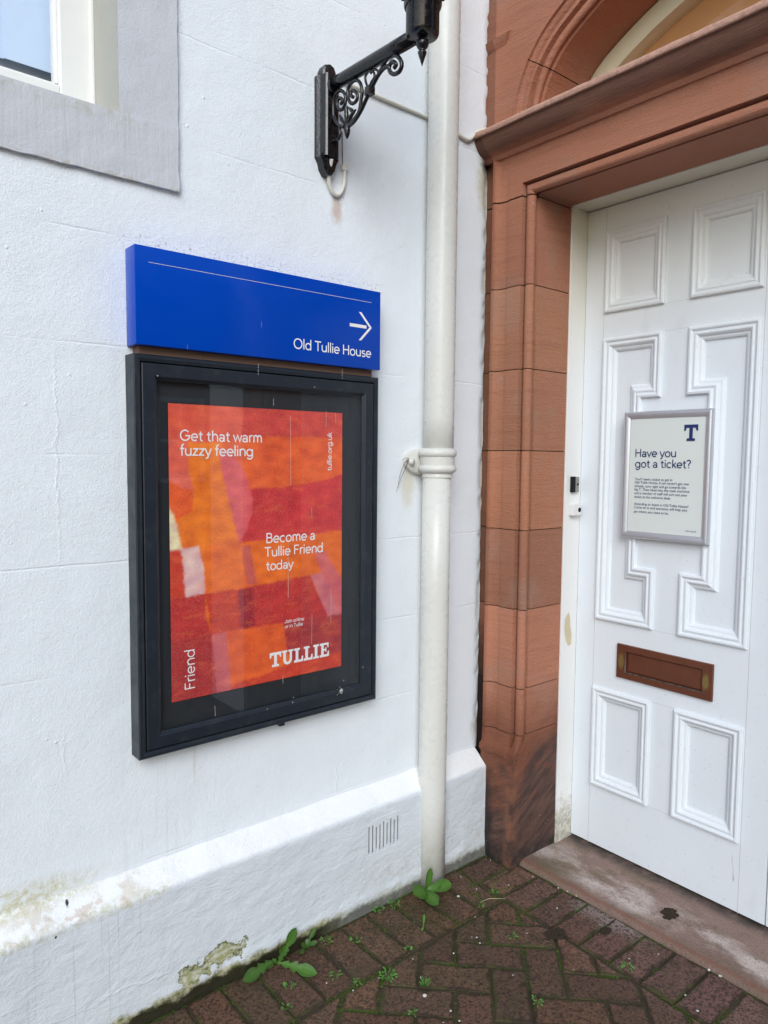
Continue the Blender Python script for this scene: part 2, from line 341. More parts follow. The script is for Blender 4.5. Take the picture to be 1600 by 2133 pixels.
def M_stone():
    n = N('red_sandstone', .78, .25); x, y, z = n.xyz()
    block_tone = n.attr('tone')  # random tone of each stone block, stored on the mesh
    grain = n.noise(240, 4, .8); band = n.noise(11, 4, .6, st=(.35, .35, 5), dist=.5); big = n.noise(2.6, 4)
    c = n.mix(big, (.345, .138, .078, 1), (.405, .185, .115, 1))
    c = n.mix(n.m('MULTIPLY', n.mr(band, .5, .72), .38), c, (.25, .10, .062, 1))
    c = n.mix(n.m('MULTIPLY', n.mr(grain, .45, .8), .5), c, (.50, .27, .19, 1))
    c = n.mix(n.m('MULTIPLY', n.mr(grain, .55, .25), .45), c, (.22, .09, .055, 1))
    c = n.mix(.85, c, n.mix(1., c, block_tone['Color'], 'MULTIPLY'))
    pat = n.m('MULTIPLY', n.mr(n.noise(4.5, 5, .6), .52, .66), .28)
    c = n.mix(pat, c, (.30, .21, .17, 1))
    # soot on the cornice, grime at the foot of the jamb, bits of white paint
    soot = n.m('MULTIPLY', n.mr(n.m('ADD', x, n.m('MULTIPLY', n.m('SUBTRACT', n.noise(5, 5, .65, st=(1, .6, 1)), .5), .10)), 1.965, 1.93), n.mr(z, 2.48, 2.5))
    c = n.mix(n.m('MULTIPLY', soot, .70), c, (.105, .06, .048, 1))
    q = n.n('ShaderNodeCombineXYZ'); n.put(q.inputs[0], n.m('MULTIPLY', n.m('ADD', x, y), .25)); n.put(q.inputs[2], n.m('ADD', z, n.m('MULTIPLY', n.m('SUBTRACT', y, x), .55)))
    stv = n.noise(4.2, 4, .6, dist=.6); stf = n.noise(24, 5, .68, vec=q.outputs[0])
    damp = n.m('MULTIPLY', n.mr(n.m('ADD', z, n.m('MULTIPLY', n.m('SUBTRACT', n.noise(4, 4, .6), .5), .3)), .66, .42), .85); c = n.mix(damp, c, n.mix(stf, (.100, .036, .022, 1), (.215, .075, .042, 1)))
    foot = n.mr(n.m('ADD', z, n.m('ADD', n.m('MULTIPLY', n.m('SUBTRACT', stv, .5), 1.1), n.m('MULTIPLY', n.m('SUBTRACT', stf, .5), .45))), .20, .54, 1, 0)
    c = n.mix(n.m('MULTIPLY', foot, .8), c, n.mix(n.mr(stf, .4, .65), (.040, .032, .031, 1), (.115, .070, .056, 1)))
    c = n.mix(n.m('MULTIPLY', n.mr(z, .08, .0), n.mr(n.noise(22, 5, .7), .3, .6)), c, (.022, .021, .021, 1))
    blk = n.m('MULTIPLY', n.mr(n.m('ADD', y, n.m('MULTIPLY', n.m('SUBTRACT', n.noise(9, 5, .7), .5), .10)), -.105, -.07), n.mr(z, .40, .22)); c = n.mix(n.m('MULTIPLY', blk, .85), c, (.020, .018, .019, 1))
    slot = n.m('MULTIPLY', n.mr(y, -.037, -.033), n.mr(x, 2.02, 2.01)); c = n.mix(n.m('MULTIPLY', slot, n.mr(n.m('ADD', z, n.m('MULTIPLY', n.m('SUBTRACT', n.noise(7, 4), .5), .5)), .95, .6, .35, .93)), c, (.016, .012, .011, 1))  # shade of the recessed strip painted in, along with grime low down
    fas = n.m('MULTIPLY', n.mr(x, 1.905, 1.899), n.mr(z, 2.558, 2.566)); c = n.mix(n.m('MULTIPLY', fas, n.mr(n.noise(60, 4, .7), .25, .6, .45, .95)), c, (.52, .31, .235, 1))
    arris = n.m('MULTIPLY', n.box((1.97, -.185, .2), (.02, .03, .24), .015), n.mr(n.noise(16, 4), .4, .65))
    c = n.mix(n.m('MULTIPLY', arris, .6), c, (.26, .11, .06, 1))
    flk = n.m('MULTIPLY', n.mr(n.voro(38), .03, .07, 1, 0), n.mr(n.noise(9, 2), .54, .6))
    c = n.mix(n.m('MULTIPLY', flk, .8), c, (.66, .55, .47, 1))
    tool = n.noise(110, 2, .5, st=(.2, .2, 2.2))
    h = n.m('ADD', n.m('MULTIPLY', grain, .5), n.m('ADD', n.m('MULTIPLY', tool, .9), n.m('ADD', n.m('MULTIPLY', band, .8), n.m('MULTIPLY', n.noise(30, 4), .5))))
    return n.out(c, n.bump(h, .75, .003))
def M_simple(name, c, rough=.5, spec=.5, metal=0, bump=0, bs=60, var=None):
    n = N(name, rough, spec); n.b.inputs['Metallic'].default_value = metal
    col = n.mix(n.noise(bs*.3, 4), c, var) if var else c
    return n.out(col, n.bump(n.noise(bs, 4), .4, bump) if bump else None)
def M_black():
    n = N('black_gloss_paint', .2, .5)
    c = n.mix(n.m('MULTIPLY', n.mr(n.noise(40, 5, .7), .6, .75), .35), (.006, .006, .008, 1), (.13, .11, .085, 1))
    up = n.m('MULTIPLY', n.mr(n.noise(18, 4, .6), .56, .68), n.box((1.27, -.2, 2.54), (None, .2, .02), .01))
    c = n.mix(n.m('MULTIPLY', up, .6), c, (.12, .10, .07, 1))
    return n.out(c, n.bump(n.noise(140, 3), .35, .0012), n.mr(n.noise(60, 4), .4, .7, .14, .34))
def M_case():
    n = N('dark_blue_grey_metal', .38, .4)
    c = n.mix(n.m('MULTIPLY', n.mr(n.noise(25, 5, .7), .5, .75), .25), (.013, .018, .027, 1), (.07, .075, .08, 1))
    dots = n.m('MULTIPLY', n.mr(n.voro(60), .03, .06, 1, 0), n.mr(n.noise(9, 2), .58, .64))
    c = n.mix(n.m('MULTIPLY', dots, .7), c, (.4, .4, .4, 1))
    return n.out(c, n.bump(n.noise(300, 2), .15, .0006), n.mr(n.noise(20, 4), .3, .7, .32, .48))
def M_blue():
    n = N('blue_enamel', .2, .18)
    c = n.mix(n.m('MULTIPLY', n.mr(n.noise(3, 3), .3, .7), .3), (.000, .050, .40, 1), (.001, .062, .47, 1))
    st = n.m('MULTIPLY', n.mr(n.noise(60, 3, .6, st=(1, 1, .12)), .70, .74), n.mr(n.noise(9, 2), .5, .62))
    c = n.mix(n.m('MULTIPLY', st, .45), c, (.45, .5, .7, 1))
    return n.out(c, n.bump(n.noise(4, 2), .12, .003), n.mr(n.noise(14, 5, .7), .35, .7, .12, .26))
def M_pipe():
    n = N('cream_gloss_paint', .3, .35)
    c = n.mix(n.noise(2, 2), (.60, .595, .555, 1), (.66, .655, .615, 1))
    sp = n.m('MULTIPLY', n.mr(n.voro(45), .03, .07, 1, 0), n.mr(n.noise(8, 3), .56, .62))
    c = n.mix(n.m('MULTIPLY', sp, .8), c, (.10, .08, .06, 1))
    lo = n.m('MULTIPLY', n.mr(n.xyz()[2], .3, 0), n.mr(n.noise(30, 5, .7), .4, .7))
    c = n.mix(n.m('MULTIPLY', lo, .4), c, (.42, .39, .28, 1))
    h = n.m('ADD', n.m('MULTIPLY', n.noise(16, 3, .5, st=(1, 1, .25)), 1.0), n.m('MULTIPLY', n.noise(110, 3), .2))
    return n.out(c, n.bump(h, .25, .0025), n.mr(n.noise(30, 3), .35, .7, .24, .42))
def M_brick():
    n = N('brick_pavers', .68, .2); x, y, z = n.xyz(); t = n.attr('tone')['Color']
    g = n.noise(135, 3, .8); g2 = n.noise(38, 5, .74); g3 = n.noise(75, 4, .75); ed = n.attr('edge')['Fac']
    c = n.mix(1., n.mix(n.mr(x, 1.70, 1.86), (.148, .080, .049, 1), (.200, .104, .080, 1)), t, 'MULTIPLY')
    c = n.mix(n.m('MULTIPLY', n.mr(g2, .44, .62), .5), c, (.095, .064, .046, 1))
    c = n.mix(n.m('MULTIPLY', n.mr(g, .62, .70), .55), c, (.26, .17, .14, 1))
    c = n.mix(n.m('MULTIPLY', n.mr(g, .48, .41), .8), c, (.017, .012, .010, 1))
    c = n.mix(n.m('MULTIPLY', n.mr(g3, .47, .38), .7), c, (.026, .018, .014, 1))
    gm = n.m('MULTIPLY', n.mr(n.m('ADD', ed, n.m('MULTIPLY', n.m('SUBTRACT', n.noise(30, 5, .75), .5), 2.2)), .45, 1.0), .8)
    c = n.mix(gm, c, n.mix(n.mr(n.noise(12, 3), .45, .6), (.026, .020, .013, 1), (.050, .052, .016, 1)))
    far = n.blob((1.55, -.17, 0), (.55, .34, .3), .9, .5, 7)
    ms = n.m('MULTIPLY', far, n.mr(n.noise(14, 5, .7), .36, .62))
    c = n.mix(n.m('MULTIPLY', ms, .75), c, n.mix(n.mr(g, .4, .6), (.022, .020, .009, 1), (.075, .062, .022, 1)))
    gr = n.m('MULTIPLY', n.mr(n.noise(9, 5, .7), .52, .66), .5)
    c = n.mix(gr, c, (.060, .048, .026, 1))
    pale = n.m('MULTIPLY', n.m('MULTIPLY', n.blob((1.99, -.58, 0), (.08, .18, .2), .8, .5, 16), n.mr(g, .38, .6)), .7)
    c = n.mix(pale, c, (.33, .29, .27, 1))
    h = n.m('ADD', g, n.m('MULTIPLY', g2, 1.5))
    return n.out(c, n.bump(h, .8, .003), n.mr(g2, .3, .7, .5, .8))
def M_threshold():
    n = N('worn_threshold_stone', .6, .35); x, y, z = n.xyz(); g = n.noise(190, 4, .8); b = n.noise(7, 5, .65, st=(1, .5, 1))
    c = n.mix(b, (.33, .205, .165, 1), (.235, .165, .135, 1))
    c = n.mix(n.m('MULTIPLY', n.mr(n.noise(10, 5, .6), .48, .66), .6), c, (.17, .13, .075, 1))
    pl = n.m('MULTIPLY', n.mr(n.noise(6, 5, .65, st=(1, .45, 1)), .46, .62), n.box((2.13, 0, 0), (.09, None, None), .05))
    c = n.mix(n.m('MULTIPLY', pl, .85), c, (.66, .56, .51, 1)); c = n.mix(n.m('MULTIPLY', n.mr(n.m('ADD', x, n.m('MULTIPLY', n.m('SUBTRACT', n.noise(9, 5, .7), .5), .14)), 2.09, 2.03), .6), c, (.17, .105, .075, 1)); c = n.mix(n.m('MULTIPLY', n.blob((2.08, -.30, 0), (.10, .14, .2), .9, .5, 12), .55), c, (.16, .135, .07, 1))
    c = n.mix(n.m('MULTIPLY', n.mr(g, .48, .38), .6), c, (.07, .05, .04, 1)); c = n.mix(n.m('MULTIPLY', n.mr(n.noise(24, 5, .75), .54, .66), .5), c, (.10, .08, .06, 1))
    c = n.mix(n.m('MULTIPLY', n.mr(g, .58, .74), .5), c, (.52, .44, .40, 1))
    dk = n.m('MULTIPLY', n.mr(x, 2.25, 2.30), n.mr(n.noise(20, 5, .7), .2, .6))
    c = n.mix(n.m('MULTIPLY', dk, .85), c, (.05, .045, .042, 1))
    c = n.mix(n.m('MULTIPLY', n.blob((2.03, 0, 0), (.012, 9, .2), .9, .6, 30), .6), c, (.20, .08, .05, 1))
    return n.out(c, n.bump(n.m('ADD', g, n.m('MULTIPLY', b, 2.)), .8, .004))
def M_copper():
    n = N('aged_copper', .42, .5); n.b.inputs['Metallic'].default_value = .55
    c = n.mix(n.noise(22, 4), (.13, .042, .022, 1), (.20, .066, .034, 1))
    for cc in ((2.3, -.395, .735), (2.3, -.706, .735)):
        c = n.mix(n.m('MULTIPLY', n.blob(cc, (.3, .014, .034), .5, .25, 60), .8), c, (.26, .19, .055, 1))
    o = n.xyz()
    return n.out(c, n.bump(n.noise(90, 3), .2, .001), n.mr(n.noise(30, 3), .3, .7, .34, .5))
def M_poster():
    n = N('printed_paper', .6, .3); c = n.attr('Col')['Color']
    f1 = n.noise(160, 4, .75, st=(.5, 1, 1.6), dist=1.5); f2 = n.noise(420, 2, .7)
    c = n.mix(n.m('MULTIPLY', n.mr(f1, .52, .72), .30), c, n.mix(1., c, (1.35, 1.9, 2.1, 1), 'MULTIPLY'))
    c = n.mix(n.m('MULTIPLY', n.mr(f1, .48, .3), .35), c, n.mix(1., c, (.62, .42, .5, 1), 'MULTIPLY'))
    c = n.mix(n.m('MULTIPLY', n.mr(n.noise(24, 5, .75, st=(.6, 1, 1.8)), .5, .68), .32), c, (.80, .17, .04, 1))
    c = n.mix(n.m('MULTIPLY', n.mr(f2, .5, .7), .15), c, (.9, .6, .45, 1))
    return n.out(c)
def M_glass(name, dirt=.06):
    n = N(name); nt = n.t
    tr = n.n('ShaderNodeBsdfTransparent'); gl = n.n('ShaderNodeBsdfGlossy'); gl.inputs['Roughness'].default_value = .015
    g_ = n.n('ShaderNodeNewGeometry'); cs = n.m('ABSOLUTE', n.vm('DOT_PRODUCT', g_.outputs['Normal'], g_.outputs['Incoming']))
    fr = n.m('ADD', .045, n.m('MULTIPLY', .9, n.m('POWER', n.m('SUBTRACT', 1., cs, clamp=True), 4.5)), clamp=True)
    mx = n.n('ShaderNodeMixShader'); n.put(mx.inputs[0], fr); n.put(mx.inputs[1], tr.outputs[0]); n.put(mx.inputs[2], gl.outputs[0])
    df = n.n('ShaderNodeBsdfDiffuse'); df.inputs[0].default_value = (.6, .58, .55, 1)
    f = n.m('MULTIPLY', n.mr(n.noise(26, 5, .75, st=(1, 1, .25)), .42, .8), dirt)
    m2 = n.n('ShaderNodeMixShader'); n.put(m2.inputs[0], f); n.put(m2.inputs[1], mx.outputs[0]); n.put(m2.inputs[2], df.outputs[0])
    n.put(nt.nodes['Material Output'].inputs[0], m2.outputs[0]); return n.mat
def M_leaf(name, a, b):
    n = N(name, .45, .4); t = n.attr('tone')['Color']
    c = n.mix(n.noise(45, 4), a, b); c = n.mix(1., c, t, 'MULTIPLY')
    n.b.inputs['Subsurface Weight'].default_value = .0
    tr = n.n('ShaderNodeBsdfTranslucent'); n.put(tr.inputs[0], c)
    mx = n.n('ShaderNodeMixShader'); mx.inputs[0].default_value = .25
    n.out(c, n.bump(n.noise(120, 3), .3, .0015))
    n.put(mx.inputs[1], n.b.outputs[0]); n.put(mx.inputs[2], tr.outputs[0]); n.put(n.t.nodes['Material Output'].inputs[0], mx.outputs[0])
    return n.mat
MAT = dict(wall=M_wall(), plinth=M_plinth(), surround=M_surround(), stone=M_stone(), black=M_black(), case=M_case(), blue=M_blue(), pipe=M_pipe(),
    brick=M_brick(), threshold=M_threshold(), copper=M_copper(), poster=M_poster(), glass=M_glass('case_glass', .015), wglass=M_glass('window_glass', .02),
    door=M_wood('white_door_paint', (.70, .745, .79, 1), (.75, .79, .83, 1), .85, .5),
    frame=M_wood('white_frame_paint', (.74, .74, .73, 1), (.80, .80, .79, 1), .6, .8),
    upvc=M_simple('white_window_paint', (.82, .82, .80, 1), .4, .4, 0, .001, 60, (.76, .76, .73, 1)),
    cream=M_simple('cream_paint', (.62, .56, .37, 1), .45, .4, 0, .002, 50, (.70, .65, .48, 1)),
    silver=M_simple('satin_aluminium', (.58, .60, .65, 1), .36, .5, .7), white=M_simple('white_print', (.80, .80, .80, 1), .5, .3),
    navy=M_simple('navy_print', (.018, .035, .13, 1), .5, .3), text=M_simple('grey_blue_print', (.07, .10, .17, 1), .5, .3),
    paper=M_simple('pale_paper', (.64, .685, .66, 1), .35, .45, 0, 0, 8, (.69, .73, .71, 1)), dark=M_simple('dark_recess', (.012, .012, .013, 1), .8, .2),
    backing=M_simple('black_backing', (.012, .016, .02, 1), .5, .4, 0, 0, 12, (.02, .024, .028, 1)), steel=M_simple('steel', (.35, .34, .31, 1), .35, .5, .9),
    whiteplastic=M_simple('white_plastic', (.74, .74, .72, 1), .35, .5, 0, .0006, 200), cable=M_simple('white_cable', (.72, .71, .66, 1), .4, .4, 0, .0012, 120, (.60, .57, .48, 1)),
    blind=M_simple('pale_blue_blind', (.60, .74, .93, 1), .6, .3, 0, 0, 20, (.64, .77, .94, 1)), tan=M_simple('tan_reflection', (.52, .25, .085, 1), .5, .3, 0, 0, 3, (.50, .27, .12, 1)),
    soil=M_simple('joint_soil', (.036, .026, .018, 1), .9, .2, 0, .006, 160, (.060, .050, .026, 1)), asphalt=M_simple('asphalt', (.07, .07, .07, 1), .85, .3, 0, .004, 90, (.10, .10, .095, 1)),
    leaf=M_leaf('dandelion_leaf', (.035, .105, .014, 1), (.080, .175, .028, 1)), weed=M_leaf('weed_leaf', (.06, .20, .03, 1), (.11, .28, .05, 1)), moss=M_leaf('moss', (.05, .10, .010, 1), (.11, .21, .02, 1)),
    pebble=M_simple('white_chip', (.55, .52, .48, 1), .7, .3, 0, .002, 200, (.62, .60, .56, 1)), dirt=M_simple('dark_dirt', (.022, .015, .011, 1), .9, .2, 0, .004, 150, (.05, .035, .022, 1)),
    straw=M_simple('dry_straw', (.42, .34, .2, 1), .7, .3), dropping=M_simple('dry_dropping', (.55, .54, .5, 1), .8, .2), rawwood=M_simple('old_cream_paint', (.62, .55, .38, 1), .7, .2, 0, .002, 60, (.54, .46, .30, 1)),
    facade=M_simple('opposite_brick', (.26, .105, .065, 1), .8, .2, 0, 0, 3, (.34, .14, .09, 1)), hedge=M_simple('hedge_leaf', (.05, .08, .02, 1), .7, .3, 0, 0, 12, (.09, .11, .03, 1)), rust=M_simple('brown_wire', (.10, .07, .05, 1), .7, .3),
    board=M_simple('grey_backdrop', (.34, .37, .39, 1), .6, .3), reveal=M_simple('shaded_olive_grey', (.36, .36, .32, 1), .55, .3, 0, .003, 40, (.42, .415, .37, 1)), plaster=M_simple('grey_plaster', (.45, .46, .45, 1), .8, .2), joint=M_simple('grey_joint', (.42, .41, .40, 1), .8, .2), wt=M_simple('weathered_wood', (.16, .10, .075, 1), .8, .2))
def tones(o, fn=None, lo=.8, hi=1.15):
    me = o.data; a = me.color_attributes.new('tone', 'FLOAT_COLOR', 'CORNER')
    for p in me.polygons:
        c = fn(p) if fn else (1, 1, 1, 1)
        for li in p.loop_indices: a.data[li].color = c
    return o

# ------------------------------------------------------------------ ground
bm = bmesh.new(); grid(bm, [-40, -6, 0, 6, 40], [-40, -6, 6, 40], lambda u, v: (u, v, -.06))
o = obj('ground', bm, MAT['asphalt']); o['kind'] = 'structure'
ZP = -.012
bm = bmesh.new(); grid(bm, lin(-.4, 2.03, .03), lin(-2.5, -.02, .03), lambda u, v: (u, v, ZP-.0040+.0030*fbm((u, v, 0), 7, 4)))
o = obj('paving_bed', bm, MAT['soil']); o['kind'] = 'structure'
def clip(poly, a, b, c):      # keep a*x+b*y<=c
    out = []
    for i in range(len(poly)):
        p, q = poly[i], poly[(i+1) % len(poly)]
        dp = a*p[0]+b*p[1]-c; dq = a*q[0]+b*q[1]-c
        if dp <= 0: out.append(p)
        if dp*dq < 0:
            t = dp/(dp-dq); out.append((p[0]+(q[0]-p[0])*t, p[1]+(q[1]-p[1])*t))
    return out
def area(p): return abs(sum(p[i][0]*p[(i+1) % len(p)][1]-p[(i+1) % len(p)][0]*p[i][1] for i in range(len(p))))/2
bricks = []
J = .0052; MO = .1025
def rect(x0, y0, x1, y1): return [(x0, y0), (x1, y0), (x1, y1), (x0, y1)]
y = -.487-MO*18
while y < -.1:                                     # row along the threshold
    p = rect(1.803+J/2, y+J/2, 2.006, y+MO-J/2); p = clip(p, 0, 1, -.066)
    if y+MO > -.19:
        q_ = clip(p, 0, 1, -.194); p = clip(clip(p, 1, 0, 1.958), 0, -1, .197)
        if len(q_) > 2 and area(q_) > .001: bricks.append(q_)
    if len(p) > 2 and area(p) > .001: bricks.append(p)
    y += MO
x = 1.803-MO*22
while x < 1.79:                                    # row along the wall
    bricks.append(rect(x+J/2, -.298+J/2, x+MO-J/2, -.066)); x += MO
s2 = math.sqrt(.5)
for i in range(-22, 26):                           # herringbone field
    for j in range(-32, 16):
        k = (i-j) % 4; u = 1.2176+i*MO; v = .53+j*MO
        if k == 3: rc = (u, v, u+2*MO, v+MO)
        elif k == 1: rc = (u, v-MO, u+MO, v+MO)
        else: continue
        p = [((a+b)*s2, (b-a)*s2) for a, b in rect(rc[0]+J/2, rc[1]+J/2, rc[2]-J/2, rc[3]-J/2)]
        p = clip(clip(clip(clip(p, 1, 0, 1.803-J), 0, 1, -.298-J), -1, 0, .3), 0, -1, 2.4)
        if len(p) > 2 and area(p) > .0006: bricks.append(p)
bm = bmesh.new(); btone = []
cl = bm.loops.layers.float_color.new('tone'); ce = bm.loops.layers.float_color.new('edge'); cl = bm.loops.layers.float_color['tone']
for bi, p in enumerate(bricks):
    p = [q for i, q in enumerate(p) if math.dist(q, p[i-1]) > .0015]
    if len(p) < 3: continue
    if sum(p[i][0]*p[(i+1) % len(p)][1]-p[(i+1) % len(p)][0]*p[i][1] for i in range(len(p))) < 0: p = p[::-1]
    cx = sum(q[0] for q in p)/len(p); cy = sum(q[1] for q in p)/len(p)
    dz = random.uniform(-.0016, .0016); tx, ty = random.uniform(-.010, .010), random.uniform(-.010, .010)
    near = abs(cx-1.1) < 1.0 and cy > -1.3
    # subdivide outline so that the edges can be chipped
    q = []
    for i in range(len(p)):
        a, b = p[i], p[(i+1) % len(p)]; m_ = max(1, int(math.dist(a, b)/.012)) if cx > .5 and cy > -1.2 else 1
        for t in range(m_): q.append((a[0]+(b[0]-a[0])*t/m_, a[1]+(b[1]-a[1])*t/m_))
    def ring(inset, z):
        out = []
        for a in q:
            d = Vector((cx-a[0], cy-a[1])); L = d.length; ch = inset*(1+.9*mn.noise(Vector((a[0]*70, a[1]*70, bi)))) if inset else 0
            f = d/L*ch*1.25; X, Y = a[0]+f.x, a[1]+f.y
            out.append((X, Y, z+dz+tx*(X-cx)+ty*(Y-cy)+.0006*mn.noise(Vector((X*40, Y*40, 3.)))))
        return out
    t = random.uniform(.72, 1.12); tc = (t*random.uniform(.92, 1.08), t*random.uniform(.95, 1.05), t*random.uniform(.92, 1.1), 1)
    V = loft(bm, [ring(0, ZP-.03), ring(.0004, ZP-.0045), ring(.002, ZP-.0012), ring(.0050, ZP), ring(.016, ZP+.0004)], True, False)
    fs = [bm.faces.new(V[-1])]; inner = set(V[-1])
    for f in {f for r_ in V for vv in r_ for f in vv.link_faces}:
        for l in f.loops: l[cl] = tc; e_ = 0. if l.vert in inner else 1.; l[ce] = (e_, e_, e_, 1)
me = bpy.data.meshes.new('brick_paving'); bm.to_mesh(me); bm.free()
o = link('brick_paving', me, MAT['brick']); o['kind'] = 'structure'

# ------------------------------------------------------------------ white building
bld = thing('white_building', 'white painted rendered building wall with projecting plinth and grey window surround', 'building', (0, 0, 0))
xs = cat_(lin(-2.6, -.75, .4), lin(-.75, .3, .15), lin(.3, 1.99, .015))
zs = cat_(lin(.374, 2.205, .015), lin(2.205, 3.1, .02), lin(3.1, 5.2, .3))
def wf(x, z):
    e = .0012*fbm((x, 0, z), 7, 3) if x > .25 else 0
    if x > 1.97: x += .004*mn.noise(Vector((0, 3, z*22)))+.004*mn.noise(Vector((7, 3, z*6))); e += .002
    if x > 1.975: e += .010
    return (x, e-.0005, z)
bm = bmesh.new(); grid(bm, xs, zs, wf, lambda x, z: -.66 < x < .73 and z > 2.205)
# ragged end return against the red stone
er = [wf(1.99, z) for z in zs]
for a, b in zip(er, er[1:]): bm.faces.new([bm.verts.new(p) for p in (a, (1.995, .06, a[2]), (1.995, .06, b[2]), b)])
obj('wall', bm, MAT['wall'], bld, True)
bm = bmesh.new()
box(bm, (-2.6, 1.2, -.02), (2.9, 1.4, 5.2)); box(bm, (-2.6, .02, 5.2), (2.9, 1.4, 5.3)); box(bm, (-2.7, .0, -.02), (-2.6, 1.4, 5.3))
box(bm, (-2.6, .30, 2.0), (1.2, 1.2, 2.05)); box(bm, (1.2, .06, .5), (1.25, 1.2, 5.2))
obj('inner_seal_wall', bm, MAT['plaster'], bld)  # unseen walls and roof, put in to close the building against stray light
# plinth
VX0, VX1, VZ0, VZ1 = 1.403, 1.546, .163, .285
prof = [(-.062, z) for z in cat_(lin(-.04, VZ0, .0125), lin(VZ0, VZ1, .0125), lin(VZ1, .318, .011))]+[(-.0605, .326), (-.055, .332), (-.044, .342), (-.03, .355), (-.016, .367), (-.007, .374), (-.0005, .379), (.004, .384), (.006, .392)]
pxs = cat_(lin(-2.6, .25, .2), lin(.25, VX0, .0125), lin(VX0, VX1, .0125), lin(VX1, 1.964, .0125))
bm = bmesh.new()
def pf_(x, k):
    y, z = prof[int(round(k))]; d = 0
    if x > .2 and y < 0:
        d = .0022*fbm((x, y, z), 9, 4)+.0035*mn.noise(Vector((x*3.2, y, z*4)))
        if z < .05: d -= .004*max(0, mn.noise(Vector((x*12, 2, z*12))))-.003
    zz = z+(.0025*mn.noise(Vector((x*11, 5, 0)))+.003*mn.noise(Vector((x*3, 9, 0))) if z > .31 else 0)
    return (x, y-d, zz)
ks = list(range(len(prof)))
grid(bm, pxs, ks, pf_, lambda x, k: VX0 < x < VX1 and VZ0 < (prof[int(k)][1]+prof[min(int(k)+1, len(prof)-1)][1])/2 < VZ1 and prof[int(k)][0] == -.062)
end = [pf_(1.964, k) for k in ks]
bm.faces.new([bm.verts.new(p) for p in end]+[bm.verts.new((1.964, .02, .392)), bm.verts.new((1.964, .02, -.04))])
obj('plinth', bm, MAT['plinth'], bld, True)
# air vent of nine slits
bm = bmesh.new(); n_s = 9; sw = .0070; x0, x1 = 1.414, 1.536
pitch_ = (x1-x0)/(n_s-1); px = VX0-.004
for i in range(n_s+1):
    e = x0+i*pitch_-sw/2 if i < n_s else VX1+.004
    box(bm, (px, -.0612, .176), (e, -.054, .272), .0010); px = e+sw
rv_ = random.Random(4)
for i in range(n_s):
    e = x0+i*pitch_-sw/2-.0005
    box(bm, (e, -.0605, .1755), (e+sw+.001, -.053, .1765+rv_.uniform(0, .009))); box(bm, (e, -.0605, .2715-rv_.uniform(0, .012)), (e+sw+.001, -.053, .2725))
    if rv_.random() < .2: q_ = rv_.uniform(.2, .25); box(bm, (e, -.0600, q_), (e+sw+.001, -.053, q_+.004))
box(bm, (VX0-.004, -.0618, .272), (VX1+.004, -.054, VZ1+.004), .001); box(bm, (VX0-.004, -.0618, VZ0-.004), (VX1+.004, -.054, .176), .001)
vent = obj('air_vent', bm, MAT['plinth'], bld)
bm = bmesh.new(); box(bm, (VX0, -.034, VZ0), (VX1, -.03, VZ1)); obj('vent_black_sheet', bm, MAT['dark'], vent)  # black sheet painting in the darkness behind the slits
# window surround
bm = bmesh.new()
def sheet(us, vs, f): grid(bm, us, vs, f)
def sf(x, z):
    d = .0016*fbm((x, 3, z), 11, 4); xx, zz = x, z
    if x > .80: xx += .0035*mn.noise(Vector((1, 1, z*24)))
    if z < 2.14: zz += .0035*mn.noise(Vector((x*22, 1, 1)))
    return (xx, -.013-d, zz)
jx = lin(.662, .812, .0125); jz = lin(2.282, 4.2, .03); sz = lin(2.13, 2.282, .0125); sx = cat_(lin(-.75, .3, .1), lin(.3, .662, .0125), jx)
sheet(jx, jz, sf); sheet(sx, sz, sf)
ring_ = [sf(.812, z) for z in cat_(sz, jz)]
for a, b in zip(ring_, ring_[1:]): bm.faces.new([bm.verts.new(p) for p in (a, (a[0], .004, a[2]), (b[0], .004, b[2]), b)])
ring_ = [sf(x, 2.13) for x in sx]
for a, b in zip(ring_, ring_[1:]): bm.faces.new([bm.verts.new(p) for p in (a, (a[0], .004, a[2]), (b[0], .004, b[2]), b)])
rv = [sf(x, 2.282) for x in sx if x <= .6625]
for a, b in zip(rv, rv[1:]): bm.faces.new([bm.verts.new(p) for p in (a, (a[0], .24, 2.284), (b[0], .24, 2.284), b)])
box(bm, (-.75, -.012, 2.282), (-.60, .24, 4.2)); box(bm, (-.60, -.012, 4.05), (.662, .24, 4.2))
bmesh.ops.remove_doubles(bm, verts=bm.verts[:], dist=.0004)
obj('window_surround', bm, MAT['surround'], bld, False)
bm = bmesh.new()
rv = [(sf(.662, z)[0], sf(.662, z)[1], z) for z in jz]
for a, b in zip(rv, rv[1:]): bm.faces.new([bm.verts.new(p) for p in (a, (.664, .24, a[2]), (.664, .24, b[2]), b)])
obj('window_reveal', bm, MAT['reveal'], bld)  # darker olive grey than the surround, partly shading put into the colour
# window
bm = bmesh.new()
box(bm, (.580, .165, 2.285), (.662, .235, 4.05), .004); box(bm, (-.60, .165, 2.285), (-.518, .235, 4.05), .004); box(bm, (-.518, .168, 2.285), (.580, .235, 2.385), .004); box(bm, (-.518, .168, 3.95), (.58, .235, 4.05), .004)
box(bm, (.572, .182, 2.393), (.580, .215, 3.95), .002); box(bm, (-.518, .182, 2.385), (.572, .215, 2.393), .002)
box(bm, (.655, .158, 2.284), (.6635, .19, 4.05), .002)
win = obj('window', bm, MAT['upvc'], bld)
bm = bmesh.new(); box(bm, (-.518, .196, 2.39), (.574, .200, 3.95)); obj('pane', bm, MAT['wglass'], win)
bm = bmesh.new()
for i in range(9):
    xx = .585-i*.1175
    box(bm, (xx-.113, .262+.006*(i % 2), 2.452), (xx+.008, .264+.006*(i % 2), 4.05))
obj('blind', bm, MAT['blind'], win)
